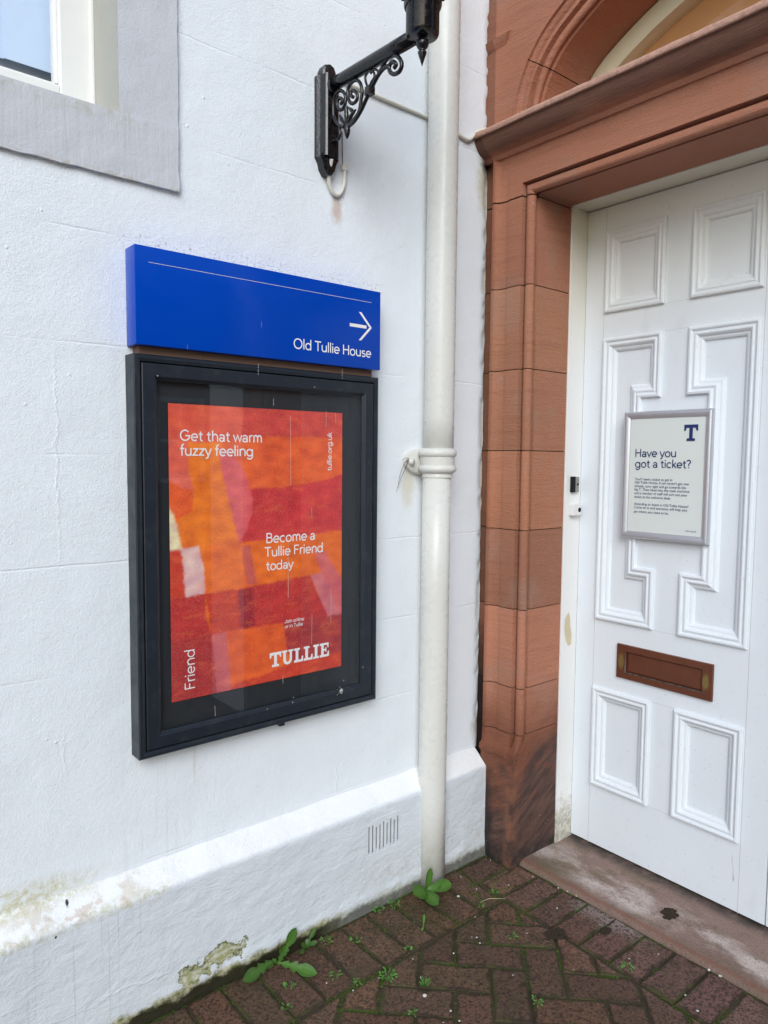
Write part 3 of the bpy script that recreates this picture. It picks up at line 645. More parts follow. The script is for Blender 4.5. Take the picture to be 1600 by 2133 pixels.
bm = bmesh.new(); box(bm, (-.6, .285, 2.30), (.66, .295, 2.56)); obj('added_board', bm, MAT['board'], win)  # board added to catch light below the blind, in place of the room

# ------------------------------------------------------------------ sandstone doorway
drw = thing('sandstone_doorway', 'carved red sandstone doorway surround with moulded jamb, cornice and arched fanlight', 'doorway', (2.0, -.19, ZP))
def bead(cx, cy, r_, a0, a1, n_): return [(cx+r_*math.cos(R(a0+(a1-a0)*i/n_)), cy+r_*math.sin(R(a0+(a1-a0)*i/n_))) for i in range(n_+1)]
PF = [(2.214, .04), (2.10, .04), (2.000, .04), (2.000, -.030), (1.969, -.034), (1.964, -.046), (1.972, -.0475), (1.979, -.055), (1.9845, -.068), (1.987, -.084), (1.9872, -.095), (1.983, -.0965), (1.983, -.1), (1.983, -.1570), (2.013, -.1585), (2.013, -.1650)] \
     + bead(2.0075, -.1780, .0165, 132, 300, 10) + [(2.0180, -.1720), (2.0290, -.1720), (2.0330, -.190), (2.214, -.190)]
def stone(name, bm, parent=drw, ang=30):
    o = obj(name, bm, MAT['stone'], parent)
    auto(o, ang)
    isl = {}
    # a tone of its own for every separate block
    me = o.data; par = list(range(len(me.vertices)))
    def find(a):
        while par[a] != a: par[a] = par[par[a]]; a = par[a]
        return a
    for e in me.edges: par[find(e.vertices[0])] = find(e.vertices[1])
    rnd = random.Random(5)
    def fn(p):
        k = find(p.vertices[0])
        if k not in isl: v = rnd.uniform(.76, 1.12); isl[k] = (v*rnd.uniform(.97, 1.05), v, v*rnd.uniform(.93, 1.03), 1)
        return isl[k]
    return tones(o, fn)
JZ = [.469, .639, .924, 1.207, 1.487, 1.769, 2.055, 2.352]
def mir(p): return (p[0], -1.842-p[1])          # about the middle of the doorway
def jamb_mesh(f):
    bm = bmesh.new()
    for z0, z1 in zip(JZ, JZ[1:]):
        rings = []
        for t, ins in ((0, .0016), (.006/(z1-z0), 0), (1-.006/(z1-z0), 0), (1, .0016)):
            z = z0+.0016+(z1-z0-.0032)*t
            rings.append([(f(p)[0]+(ins if p[0] < 2.2 else 0), f(p)[1], z) for p in PF])
        loft(bm, rings)
    def sq(p):
        x, y_ = p
        if y_ > -.033: return (2.0 if x < 2.05 else x, y_)
        if x < 2.02 and y_ > -.167: return (1.964, y_)
        if x < 2.04: return (1.964+max(0, (x-1.993))*.8, -.1905)
        return (x, -.1905)
    ra = [(*f(sq(p)), -.03) for p in PF]
    def wob(r_, z): return [(x+.0025*mn.noise(Vector((x*20, y_*14, z*9))), y_+.002*mn.noise(Vector((x*14+5, y_*20, z*9))), z) for x, y_, _ in r_]
    rings = [wob(ra, -.03)]+[wob(ra, z) for z in lin(.0, .36, .04)]
    rb = [(*f(p), .4675) for p in PF]
    for t, z in ((.0, .375), (.0, .385), (.05, .39), (.1, .405), (.35, .412), (.6, .425), (.85, .447), (1, .4675)):
        rl = {.385: .007, .39: .010, .405: .009, .412: .002}.get(z, 0)
        rings.append([((a[0]*(1-t)+b[0]*t)-(rl*(1+.8*mn.noise(Vector((a[1]*18, z*30, 2)))) if -.185 < p[1] < -.03 else 0), a[1]*(1-t)+b[1]*t, z+(.006*mn.noise(Vector((a[1]*16, z*9, 5))) if .38 < z < .42 else 0)) for a, b, p in zip(ra, rb, PF)])
    loft(bm, rings)
    return bm
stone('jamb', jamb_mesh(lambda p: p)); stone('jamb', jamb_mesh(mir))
bm = bmesh.new()
for f in (lambda p: p, mir):
    loft(bm, [[(f(p)[0]+(.005 if p[0] < 2.2 else 0), f(p)[1]+(.0 if p[1] > 0 else .004)*(1 if f(p)[1] > -.9 else -1), z) for p in PF] for z in (.45, 2.36)])
obj('mortar', bm, MAT['soil'], drw)
bm = bmesh.new(); SZ = 2.363
rr_ = [[(x, y_, 2.3552) for x, y_ in PF], [(x, y_, SZ+y_+.19) for x, y_ in PF], [(x, -1.842-y_, SZ+y_+.19) for x, y_ in PF], [(x, -1.842-y_, 2.3552) for x, y_ in PF]]
loft(bm, rr_); stone('lintel', bm)
# cornice
CP = [(2.02, 2.497), (1.972, 2.497), (1.966, 2.503), (1.962, 2.511), (1.951, 2.515), (1.940, 2.519), (1.928, 2.527), (1.918, 2.539), (1.911, 2.552), (1.9085, 2.562), (1.897, 2.5635), (1.8945, 2.567), (1.8945, 2.578), (1.898, 2.5825), (1.93, 2.595), (1.965, 2.612), (2.02, 2.62)]
bm = bmesh.new(); rings = []
for y_ in lin(.004, -1.86, .03):
    rings.append([(x+(.0022*mn.noise(Vector((x*12, y_*16, z*12))) if x < 1.95 else 0), y_, z+(.0022*mn.noise(Vector((4, y_*22, z*6))) if x < 1.95 else 0)) for x, z in CP])
loft(bm, rings); stone('cornice', bm, drw, 40)
# basket arch: haunch circle about (-.47, 2.59), crown circle about the door's centre line
HC = (-.47, 2.59); TH = 58
L_ = .451/math.cos(R(TH)); CC = (-.921, HC[1]-L_*math.sin(R(TH)))
def arch(rad):
    pts = [(HC[0]+rad, 2.55)]
    for i in range(13):
        a = R(TH)*i/12; pts.append((HC[0]+rad*math.cos(a), HC[1]+rad*math.sin(a)))
    a0 = R(TH); R2 = rad+L_
    for i in range(1, 13):
        a = a0+(math.pi/2-a0)*i/12; pts.append((CC[0]+R2*math.cos(a), CC[1]+R2*math.sin(a)))
    return pts+[(-1.842-p[0], p[1]) for p in pts[::-1][1:]]
AP = [(.352, 1.970), (.348, 1.964), (.345, 1.964), (.3435, 1.974), (.336, 1.976), (.329, 1.982), (.3235, 1.991), (.3215, 1.991), (.3205, 1.983), (.309, 1.985), (.307, 2.004), (.3015, 2.004)] \
   + [(.287+.0135*math.cos(R(a)), 2.0+.0135*math.sin(R(a))*1) for a in ()] \
   + [(.2885+.0125*math.cos(R(t)), 2.006-.0125*math.sin(R(t))) for t in (20, 50, 80, 110, 140, 170)] + [(.281, 2.0145), (.281, 2.020), (.272, 2.023), (.272, 2.03), (.272, 2.222)]
cols = [arch(r_) for r_, _ in AP]
bm = bmesh.new(); nA = len(cols[0])
cuts = (0, 8, 17, 26, 35, 44, nA-1); cuts = [c for c in cuts if c < nA-1]+[nA-1]
for a, b in zip(cuts, cuts[1:]):                 # voussoirs with fine joints
    rings = []
    for i in range(a, b+1):
        r_ = []
        for (rad, x), c in zip(AP, cols):
            p = Vector((x, c[i][0], c[i][1]))
            if i in (a, b) and 0 < i < nA-1:
                j = i+1 if i == a else i-1; q = Vector((x, c[j][0], c[j][1])); p = p+(q-p).normalized()*.0014
            r_.append(p)
        rings.append(r_)
    loft(bm, rings, False, False)
o = stone('archivolt', bm, drw, 28)
bm = bmesh.new(); oc = arch(.3515); TOP = 3.3
def outer(p):
    y_, z = p
    lim = 2.95
    if y_ > -.22: return (.06, z)
    if y_ < -1.622: return (-1.902, z)
    return (y_, TOP)
ib = [bm.verts.new((1.9702, *p)) for p in oc]; ob = [bm.verts.new((1.9702, *outer(p))) for p in oc]
for i in range(len(oc)-1):
    a, b = ob[i].co, ob[i+1].co; q = [ib[i], ib[i+1], ob[i+1]]
    if abs(a.y-b.y) > 1e-4 and abs(a.z-b.z) > 1e-4: q.append(bm.verts.new((1.9702, .06 if a.y > -.9 else -1.902, TOP)))
    q.append(ob[i]); bm.faces.new(q)
ev = [(2.0, .06, 2.55), (2.0, .06, TOP)]
stone('spandrel', bm)
bm = bmesh.new()
V = loft(bm, [[(1.972, .03, 2.865), (1.958, .03, 2.885), (1.955, .03, 2.902), (1.972, .03, 2.914)], [(1.972, -.082, 2.872), (1.958, -.09, 2.889), (1.955, -.097, 2.902), (1.972, -.102, 2.914)]])
stone('label_stop', bm)
# timber frame round the doors
bm = bmesh.new()
box(bm, (2.216, -.1935, -.02), (2.40, -.10, 2.3605), .003); box(bm, (2.216, -1.742, -.02), (2.40, -1.6485, 2.3605), .003); box(bm, (2.2165, -1.742, 2.3605), (2.40, -.10, 2.55), .003)
box(bm, (2.2135, -.1965, .0), (2.2225, -.19, 2.357), .0015)
df = obj('door_frame', bm, MAT['frame'], drw)
flat('bare_patch', [[(2.238, .86), (2.248, .875), (2.262, .885), (2.270, .86), (2.272, .83), (2.282, .80), (2.28, .76), (2.262, .755), (2.25, .775), (2.24, .80), (2.236, .83)]], lambda a, b: (a, -.1942, b), MAT['rawwood'], df)
# fanlight
bm = bmesh.new(); c1, c2, c3 = arch(.268), arch(.206), arch(.200)
def low(c, z0): return [(p[0], max(p[1], z0)) for p in c]
rings = []
for i in range(len(c1)):
    rings.append([(2.222, *c1[i]), (2.200, *c1[i]), (2.198, *[(a*.92+b*.08) for a, b in zip(c1[i], c2[i])]), (2.200, *[(a*.25+b*.75) for a, b in zip(c1[i], c2[i])]), (2.206, *c2[i]), (2.24, *c3[i]), (2.26, *c3[i])])
loft(bm, rings, True, False)
fan = obj('fanlight_frame', bm, MAT['cream'], drw)
auto(fan, 30)
bm = bmesh.new(); c4 = arch(.212)
a = [bm.verts.new((2.236, *p)) for p in c4]; b = [bm.verts.new((2.236, p[0], 2.55)) for p in c4]
for i in range(1, len(c4)-2): bm.faces.new((a[i], a[i+1], b[i+1], b[i]))
obj('fanlight_pane', bm, MAT['wglass'], fan)
bm = bmesh.new(); box(bm, (2.255, -1.64, 2.40), (2.275, -.2, 3.2)); obj('added_board', bm, MAT['tan'], drw)  # added tan board; its colour stands in for stone reflected in the glass
# threshold
bm = bmesh.new()
tp = [(2.010, -.05), (2.0105, -.0125), (2.014, -.0075), (2.020, -.0035), (2.028, -.0003), (2.037, .0022)]+[(x, .003-.004*min(1, (x-2.03)/.22)) for x in lin(2.045, 2.40, .0175)]
loft(bm, [[(x+(.003*mn.noise(Vector((x*9, y_*14, 1)))+.0018*mn.noise(Vector((x*9, y_*45, 1))))*(1 if x < 2.1 else 0), y_, z+.002*mn.noise(Vector((x*10, y_*10, 2)))*(1 if z > -.02 else 0)) for x, z in tp] for y_ in lin(-.188, -1.655, .0175)], False, False)
o = obj('threshold', bm, MAT['threshold'], drw, True)
# upper wall and right hand wall of the same building
bm = bmesh.new(); box(bm, (1.985, -2.3, TOP), (2.3, .05, 5.2)); box(bm, (1.99, -2.3, -.02), (2.3, -1.9, TOP)); obj('side_wall', bm, MAT['wall'], bld)
bm = bmesh.new(); box(bm, (2.5, -2.3, -.02), (2.6, 1.4, 5.2)); box(bm, (2.3, -2.3, 5.2), (2.6, 0.0, 5.3)); obj('inner_seal_wall', bm, MAT['dark'], bld)  # unseen box added behind the doors to stop light leaking in

# ------------------------------------------------------------------ door leaves
DX = 2.311
def door_leaf(label):
    t = thing('door', label, 'door', (DX, -.193, 0))
    YL, YR, ZB, ZT = -.1955, -.9195, .010, 2.357
    P = [[(-.278, 1.983), (-.278, 2.272), (-.509, 2.272), (-.509, 1.983)], [(-.600, 1.984), (-.600, 2.272), (-.830, 2.272), (-.830, 1.984)],
         [(-.278, 1.893), (-.508, 1.893), (-.508, 1.672), (-.436, 1.672), (-.436, 1.082), (-.508, 1.082), (-.508, .870), (-.278, .870)],
         [(-.831, 1.893), (-.831, .868), (-.600, .868), (-.600, 1.082), (-.674, 1.082), (-.674, 1.672), (-.600, 1.672), (-.600, 1.893)],
         [(-.277, .239), (-.277, .615), (-.511, .615), (-.511, .239)], [(-.600, .238), (-.600, .615), (-.831, .615), (-.831, .238)]]
    MP = [(0, -.002), (0, .0075), (.003, .0115), (.009, .013), (.0135, .0105), (.0155, .0075), (.0205, .0075), (.0225, .0095), (.0265, .0095), (.031, .006), (.0345, .0015), (.0355, -.001), (.041, -.0015), (.046, -.0045), (.0485, -.0085), (.050, -.0125)]
    def offset(poly, d):
        A = sum(poly[i][0]*poly[(i+1) % len(poly)][1]-poly[(i+1) % len(poly)][0]*poly[i][1] for i in range(len(poly)))
        s_ = 1 if A > 0 else -1; out = []
        for i in range(len(poly)):
            p0, p1, p2 = Vector(poly[i-1]), Vector(poly[i]), Vector(poly[(i+1) % len(poly)])
            e0 = (p1-p0).normalized(); e1 = (p2-p1).normalized()
            n0 = Vector((-e0.y, e0.x))*s_; n1 = Vector((-e1.y, e1.x))*s_
            out.append(p1+(n0+n1)*d)
        return out
    def inside(poly, x, y_):
        c = False
        for i in range(len(poly)):
            (x1, y1), (x2, y2) = poly[i-1], poly[i]
            if (y1 > y_) != (y2 > y_) and x < (x2-x1)*(y_-y1)/(y2-y1)+x1: c = not c
        return c
    mids = [[tuple(v) for v in offset(p, .012)] for p in P]
    ys = sorted({YL, YR}|{v[0] for m_ in mids for v in m_}, reverse=True); zz = sorted({ZB, ZT}|{v[1] for m_ in mids for v in m_})
    bm = bmesh.new()
    grid(bm, ys, zz, lambda a, b: (DX, a, b), lambda a, b: any(inside(m_, a, b) for m_ in mids))
    bmesh.ops.remove_doubles(bm, verts=bm.verts[:], dist=.0001)
    for a, b in (((YL, ZB), (YR, ZB)), ((YR, ZB), (YR, ZT)), ((YR, ZT), (YL, ZT)), ((YL, ZT), (YL, ZB))):
        bm.faces.new([bm.verts.new(p) for p in ((DX, *a), (DX, *b), (DX+.05, *b), (DX+.05, *a))])
    obj('leaf', bm, MAT['door'], t, recalc=True)
    for p in P:
        bm = bmesh.new()
        loft(bm, [[(DX-h_, *v) for v in offset(p, w_)] for w_, h_ in MP], True, False)
        mo = obj('moulding', bm, MAT['door'], t)
        bm = bmesh.new(); f_ = offset(p, .0495)
        fy = sorted({v[0] for v in f_}); fz = sorted({v[1] for v in f_})
        fp = [tuple(v) for v in f_]
        grid(bm, fy, fz, lambda a, b: (DX+.0122, a, b), lambda a, b: not inside(fp, a, b))
        obj('panel', bm, MAT['door'], t)
    # fine joints between rails and stiles, laid on afterwards as thin grey strips
    return t
door = door_leaf('white panelled door leaf with copper letter plate and framed notice fixed to it')
door2 = copy_tree(door, (0, -.728, 0)); tag(door2, 'second white door leaf at the right edge, only a sliver of it showing', 'door')
bm = bmesh.new()
for a, b in (((-.2735, .005), (-.2735, 2.35)), ((-.836, .005), (-.836, 2.35))):
    box(bm, (DX-.0004, a[0]-.0005, a[1]), (DX+.004, a[0]+.0005, b[1]))
for z in (1.893, 1.984, .868, .614, .238): box(bm, (DX-.0003, -.598, z), (DX+.004, -.511, z+.0007))
obj('rail_joint', bm, MAT['joint'], door)
# letter plate
bm = bmesh.new(); LX = DX-.010
def rim(y0, y1, z0, z1, x): return [(x, y0, z0), (x, y1, z0), (x, y1, z1), (x, y0, z1)]
rings = [rim(-.376, -.728, .674, .797, DX+.001), rim(-.3765, -.7275, .6745, .7965, LX+.001), rim(-.378, -.726, .676, .795, LX), rim(-.410, -.694, .697, .774, LX), rim(-.413, -.691, .699, .772, LX+.003), rim(-.4133, -.6907, .6993, .7717, DX+.001)]
loft(bm, rings, True, False)
lp = obj('letter_plate', bm, MAT['copper'], door)
bm = bmesh.new(); V = loft(bm, [rim(-.4133, -.6907, .6993, .7717, DX-.0002), rim(-.416, -.688, .7015, .7695, DX-.0022), rim(-.420, -.684, .706, .765, DX-.0030), rim(-.424, -.680, .711, .761, DX-.0030)], True, False); bm.faces.new(V[-1])
obj('flap', bm, MAT['copper'], lp)
bm = bmesh.new()
loft(bm, [rim(-.4105, -.6935, .6975, .7735, LX-.0004), rim(-.4133, -.6907, .6993, .7717, LX+.0028)], True, False)
n_ = N('verdigris', .6); MAT['verd'] = n_.out(n_.mix(n_.mr(n_.noise(40, 4), .4, .6), (.03, .034, .030, 1), (.10, .13, .125, 1)))
obj('plate_rim', bm, MAT['verd'], lp)

# notice in its snap frame
nf = thing('snap_frame', 'silver aluminium snap frame screwed to the white door', 'frame', (2.29, -.543, 1.185))
NX = 2.281
def nrect(i, x, tl=0): return [(x, -.3855-i, 1.1855+i), (x, -.7015+i, 1.1855+i), (x, -.7015+i, 1.6245-i), (x, -.3855-i, 1.6245-i)]
NF = [(0, 2.2985), (0, NX+.007), (.002, NX+.0025), (.006, NX), (.011, NX), (.018, NX+.003), (.0235, NX+.007), (.0245, NX+.009)]
for i in range(4):
    bm = bmesh.new(); rings = []
    for d_, x_ in NF:
        q = nrect(d_, x_); e = Vector(q[(i+1) % 4])-Vector(q[i]); g_ = e.normalized()*.0003
        rings.append([Vector(q[i])+g_, Vector(q[(i+1) % 4])-g_])
    loft(bm, rings, False, False)
    auto(obj('rail', bm, MAT['silver'], nf), 50)
bm = bmesh.new(); box(bm, (NX+.012, -.7005, 1.1865), (2.298, -.3865, 1.6235)); obj('back_panel', bm, MAT['whiteplastic'], nf)
ntx = thing('notice', 'pale notice asking for a ticket in navy letters', 'notice', (NX+.01, -.543, 1.21))
bm = bmesh.new(); grid(bm, lin(-.4075, -.6795, .03), lin(1.2075, 1.6025, .03), lambda a, b: (NX+.0096+.0006*mn.noise(Vector((0, a*7, b*7))), a, b)); obj('sheet', bm, MAT['paper'], ntx, True)
XN = NX+.0082
def dtext(b, y_, z, wd, m_, bold=0): return text(b, (XN, y_, z), wd, FRONT_DOOR, m_, ntx, 0, bold)
stext('Have you', (XN, -.4312, 1.469), .149, FRONT_DOOR, MAT['navy'], ntx, 0, .044); stext('got a ticket?', (XN, -.4312, 1.4325), .2017, FRONT_DOOR, MAT['navy'], ntx, 0, .044)
for b, z, wd in (("You'll need a ticket to get in", 1.3885, .1382), ("Old Tullie House, if you haven't got one", 1.377, .196), ('already, turn right and go towards the', 1.3645, .1865), ('big T. Then head into the main entrance', 1.3525, .1994), ('and a member of staff will sort out your', 1.340, .1925), ('ticket at the welcome desk.', 1.327, .1347),
                 ('Attending an event in Old Tullie House?', 1.3025, .1974), ('Come on in and someone will help you', 1.2905, .1931), ('get where you need to be.', 1.276, .1294)):
    dtext(b, -.4325, z, wd, MAT['text'], .004)
dtext('tullie.org.uk', -.6218, 1.224, .038, MAT['text'])
SLAB = dict(T=([[(0, .8), (.95, .8), (.95, 1), (0, 1)], [(0, .62), (.10, .62), (.17, .8), (0, .8)], [(.85, .62), (.95, .62), (.95, .8), (.78, .8)], [(.355, .16), (.595, .16), (.595, .8), (.355, .8)], [(.19, 0), (.76, 0), (.76, .16), (.19, .16)]], 1.0),
    L=([[(.13, .17), (.37, .17), (.37, .85), (.13, .85)], [(0, .85), (.5, .85), (.5, 1), (0, 1)], [(0, 0), (.78, 0), (.78, .17), (0, .17)], [(.6, .17), (.78, .17), (.78, .40), (.68, .40)]], .84),
    I=([[(.13, .15), (.37, .15), (.37, .85), (.13, .85)], [(0, .85), (.5, .85), (.5, 1), (0, 1)], [(0, 0), (.5, 0), (.5, .15), (0, .15)]], .58),
    E=([[(.13, .17), (.36, .17), (.36, .84), (.13, .84)], [(0, .84), (.80, .84), (.80, 1), (0, 1)], [(.66, .84), (.72, .64), (.80, .64), (.80, .84)], [(0, 0), (.84, 0), (.84, .17), (0, .17)], [(.66, .17), (.84, .17), (.84, .40), (.75, .40)], [(.36, .44), (.52, .44), (.52, .58), (.36, .58)], [(.52, .34), (.61, .34), (.61, .68), (.52, .68)]], .88),
    U=([[(.12, .34), (.35, .34), (.35, .86), (.12, .86)], [(0, .86), (.46, .86), (.46, 1), (0, 1)], [(.66, .34), (.86, .34), (.86, .86), (.66, .86)], [(.55, .86), (.98, .86), (.98, 1), (.55, 1)]]
       + [[(.49+.37*math.cos(R(180+i*22.5)), .34+.36*math.sin(R(180+i*22.5))), (.49+.37*math.cos(R(202.5+i*22.5)), .34+.36*math.sin(R(202.5+i*22.5))), (.505+.155*math.cos(R(202.5+i*22.5)), .34+.17*math.sin(R(202.5+i*22.5))), (.505+.155*math.cos(R(180+i*22.5)), .34+.17*math.sin(R(180+i*22.5)))] for i in range(8)], 1.04))
flat('lettering', SLAB['T'][0], lambda a, b: (XN, -.6052-a*.0497, 1.5215+b*.0533), MAT['navy'], ntx)

# lock keep and door contact on the frame
lk = thing('door_catch', 'small black and steel catch on the white door frame', 'catch', (2.267, -.194, 1.335))
bm = bmesh.new(); box(bm, (2.247, -.206, 1.337), (2.264, -.1935, 1.395), .001); obj('black_half', bm, MAT['dark'], lk)
bm = bmesh.new(); box(bm, (2.2645, -.203, 1.337), (2.290, -.1935, 1.394), .001); kp = obj('steel_half', bm, MAT['steel'], lk)
bm = bmesh.new(); tube(bm, [(2.282, -.2035, 1.366), (2.282, -.201, 1.366)], .0052, 14, 1); obj('hole', bm, MAT['dark'], lk)
lk = thing('lock_keep', 'white lock keep with round hole below the black catch', 'lock', (2.27, -.194, 1.248))
bm = bmesh.new(); box(bm, (2.243, -.214, 1.250), (2.294, -.1935, 1.293), .004); obj('body', bm, MAT['whiteplastic'], lk)
bm = bmesh.new(); tube(bm, [(2.281, -.2152, 1.2715), (2.281, -.212, 1.2715)], .0085, 16, 1); obj('keyhole', bm, MAT['dark'], lk)

# ------------------------------------------------------------------ blue sign
sg = thing('direction_sign', 'blue sign with white arrow pointing right, above the poster case', 'sign', (1.057, -.03, 1.727))
bm = bmesh.new(); box(bm, (.6745, -.064, 1.727), (1.439, -.002, 1.964), .0022); auto(obj('panel', bm, MAT['blue'], sg), 40)
YB = -.0646
stext('Old Tullie House', (1.1238, YB, 1.762), .279, FRONT_WALL, MAT['white'], sg, 0, .042)
W_ = lambda a, b: (a, YB, b)
flat('line', [[(.7078, 1.9255), (1.4025, 1.9268), (1.4025, 1.9277), (.7078, 1.9264)]], W_, MAT['white'], sg)
flat('arrow', [[(1.3205, 1.847), (1.384, 1.847), (1.384, 1.8565), (1.3205, 1.8565)], [(1.3545, 1.8935), (1.364, 1.8935), (1.4045, 1.8518), (1.395, 1.8518)], [(1.3545, 1.810), (1.395, 1.8514), (1.4045, 1.8514), (1.364, 1.810)]], W_, MAT['white'], sg)
bm = bmesh.new(); box(bm, (.69, -.040, 1.708), (1.425, -.002, 1.7265)); obj('fixing_rail', bm, MAT['wt'], sg)

# ------------------------------------------------------------------ poster case
pc = thing('poster_case', 'dark blue grey metal poster case with glass door, fixed below the blue sign', 'display case', (1.057, -.03, .685))
X0, X1, Z0, Z1 = .671, 1.442, .685, 1.7055
def frame_ring(name, prof_, mat, parent, ang=40):
    bm = bmesh.new()
    loft(bm, [[(X0+i, y_, Z0+i), (X1-i, y_, Z0+i), (X1-i, y_, Z1-i), (X0+i, y_, Z1-i)] for i, y_ in prof_], True, False)
    return auto(obj(name, bm, mat, parent), ang)
frame_ring('case_body', [(0, .0), (0, -.052), (.003, -.0552), (.009, -.0562), (.0165, -.0535), (.0185, -.049), (.0185, -.030)], MAT['case'], pc, 25)
frame_ring('case_door', [(.0205, -.030), (.0205, -.0535), (.0225, -.055), (.0515, -.0555), (.0545, -.0535), (.0565, -.050), (.0605, -.0475), (.0605, -.036)], MAT['case'], pc, 25)
bm = bmesh.new(); box(bm, (X0+.012, -.031, Z0+.012), (X1-.012, -.006, Z1-.012)); obj('backboard', bm, MAT['backing'], pc)
bm = bmesh.new(); grid(bm, [X0+.058, X1-.058], [Z0+.058, Z1-.058], lambda a, b: (a, -.0445, b)); gp = obj('glass_pane', bm, MAT['glass'], pc, recalc=False)
rnd = random.Random(3); sc_ = []
for (a, b, L2) in ((1.127, 1.375, .20), (1.25, 1.545, .05), (1.118, 1.05, .16), (1.27, .955, .11), (1.07, 1.60, .02), (1.20, 1.28, .03), (.885, .75, .03), (1.20, .90, .09), (1.285, 1.56, .03), (1.10, .80, .025), (1.015, 1.68, .03), (1.30, 1.69, .03)):
    yy = -.0448 if .735 < b+L2 < 1.645 else -.0559
    dx = rnd.uniform(-.0012, .0012)
    sc_.append([(a-.0005, yy, b), (a+.0004, yy, b), (a+.0004+dx, yy, b+L2), (a-.0004+dx, yy, b+L2)])
for q in sc_:
    bm = bmesh.new(); bm.faces.new([bm.verts.new(p) for p in q]); obj('scratch', bm, MAT['dropping'], pc, recalc=False)
bm = bmesh.new()
for k in range(26):
    a = rnd.uniform(0, 6.28); r_ = abs(rnd.gauss(0, .006)); cx, cz = 1.300+r_*math.cos(a)*1.2, .742+r_*math.sin(a); s_ = rnd.uniform(.0008, .0022)
    bm.faces.new([bm.verts.new((cx+s_*math.cos(t), -.0573-rnd.uniform(0, .0006), cz+s_*math.sin(t))) for t in (0, 1.2, 2.3, 3.6, 5)])
obj('bird_dropping', bm, MAT['dropping'], pc, recalc=False)
for a, b in ((1.128, .756), (1.125, .742), (1.31, .772), (1.385, .80), (1.20, 1.66), (.73, 1.655), (1.04, .74)):
    bm = bmesh.new(); bm.faces.new([bm.verts.new((a+.0018*math.cos(t), -.0573, b+.0018*math.sin(t))) for t in (0, 1.2, 2.3, 3.6, 5)]); obj('speck', bm, MAT['dropping'], pc, recalc=False)
bm = bmesh.new(); box(bm, (1.085, -.05, .676), (1.103, -.03, .6852), .001); obj('lock', bm, MAT['case'], pc)

# ------------------------------------------------------------------ poster
PAL = dict(coral=(220, 84, 62), pinkred=(204, 68, 62), orange=(226, 92, 44), amber=(232, 116, 28), salmon=(222, 92, 74), pinkband=(222, 98, 84), redorange=(222, 84, 38), crimson=(200, 50, 56), lens=(216, 88, 94),
    cream=(224, 202, 170), orange2=(228, 104, 30), mauve=(196, 84, 76), palepink=(222, 180, 178), redleft=(206, 62, 40), red1=(186, 46, 46), redor=(196, 52, 32), red2=(186, 44, 46), purple=(154, 30, 48), pinkR=(206, 96, 100), stripe=(206, 112, 118),
    dark1=(168, 44, 48), orange3=(222, 88, 34), stripe2=(200, 92, 96), dark2=(162, 44, 50), redor2=(198, 56, 38))
PATCH = [
 ("coral",[(-.01,-.01),(.403,-.01),(.37,.122),(.104,.13),(-.01,.113)]),("pinkred",[(.403,-.01),(1.01,-.01),(1.01,.095),(.501,.099),(.37,.106)]),
 ("orange",[(.237,.106),(.501,.099),(1.01,.095),(1.01,.241),(.875,.262),(.602,.286),(.433,.289),(.237,.158)]),("salmon",[(-.01,.11),(.107,.13),(.098,.231),(-.01,.231)]),
 ("amber",[(.098,.126),(.27,.124),(.305,.287),(.367,.482),(.382,.65),(.157,.65),(.157,.482),(.062,.484),(.028,.379),(.095,.236)]),
 ("pinkband",[(-.01,.229),(.099,.226),(.123,.285),(.065,.279),(-.01,.25)]),("redorange",[(-.01,.25),(.065,.279),(.123,.285),(.115,.357),(.035,.384),(-.01,.33)]),
 ("orange2",[(.176,.48),(.365,.46),(1.01,.45),(1.01,.60),(.809,.622),(.354,.645),(.176,.65)]),("crimson",[(.425,.284),(.602,.284),(.875,.26),(1.01,.235),(1.01,.456),(.708,.471),(.355,.476),(.425,.392)]),
 ("lens",[(.253,.138),(.306,.157),(.369,.197),(.417,.258),(.441,.32),(.437,.372),(.408,.427),(.363,.474),(.32,.363),(.274,.237)]),("cream",[(-.01,.33),(.028,.379),(.062,.487),(-.01,.49)]),
 ("mauve",[(.375,.49),(.425,.485),(.461,.629),(.405,.632)]),("redleft",[(-.01,.486),(.062,.485),(.07,.542),(.08,.65),(-.01,.652)]),("palepink",[(.055,.483),(.145,.479),(.17,.549),(.178,.641),(.076,.65),(.066,.542)]),
 ("red1",[(-.01,.647),(.076,.65),(.178,.643),(.181,.728),(.212,.79),(-.01,.79)]),("redor",[(.178,.643),(.358,.64),(.366,.79),(.21,.792)]),
 ("red2",[(.354,.641),(.809,.62),(.865,.726),(.92,.796),(.832,.798),(.614,.797),(.431,.79),(.36,.79)]),("purple",[(.354,.646),(.442,.643),(.451,.782),(.377,.787)]),
 ("pinkR",[(.808,.52),(.887,.533),(1.01,.66),(1.01,.8),(.917,.796),(.865,.619)]),("stripe",[(.79,.621),(.865,.615),(.994,.796),(.912,.798)]),
 ("dark1",[(-.01,.788),(.215,.79),(.245,1.01),(-.01,1.01)]),("orange3",[(.28,.786),(.63,.789),(.66,.903),(.52,.985),(.30,1.0)]),("dark2",[(.62,.792),(1.01,.789),(1.01,.946),(.667,.946),(.645,.89)]),
 ("redor2",[(.30,.985),(.52,.968),(.667,.940),(1.01,.940),(1.01,1.01),(.30,1.01)]),("stripe2",[(.208,.79),(.288,.79),(.316,1.01),(.237,1.01)])]
def inpoly(poly, x, y_):
    c = False
    for i in range(len(poly)):
        (x1, y1), (x2, y2) = poly[i-1], poly[i]
        if (y1 > y_) != (y2 > y_) and x < (x2-x1)*(y_-y1)/(y2-y1)+x1: c = not c
    return c
ps = thing('poster', 'red and orange felt patchwork poster behind the glass of the case', 'poster', (1.0415, -.034, .811))
NU, NV = 150, 212
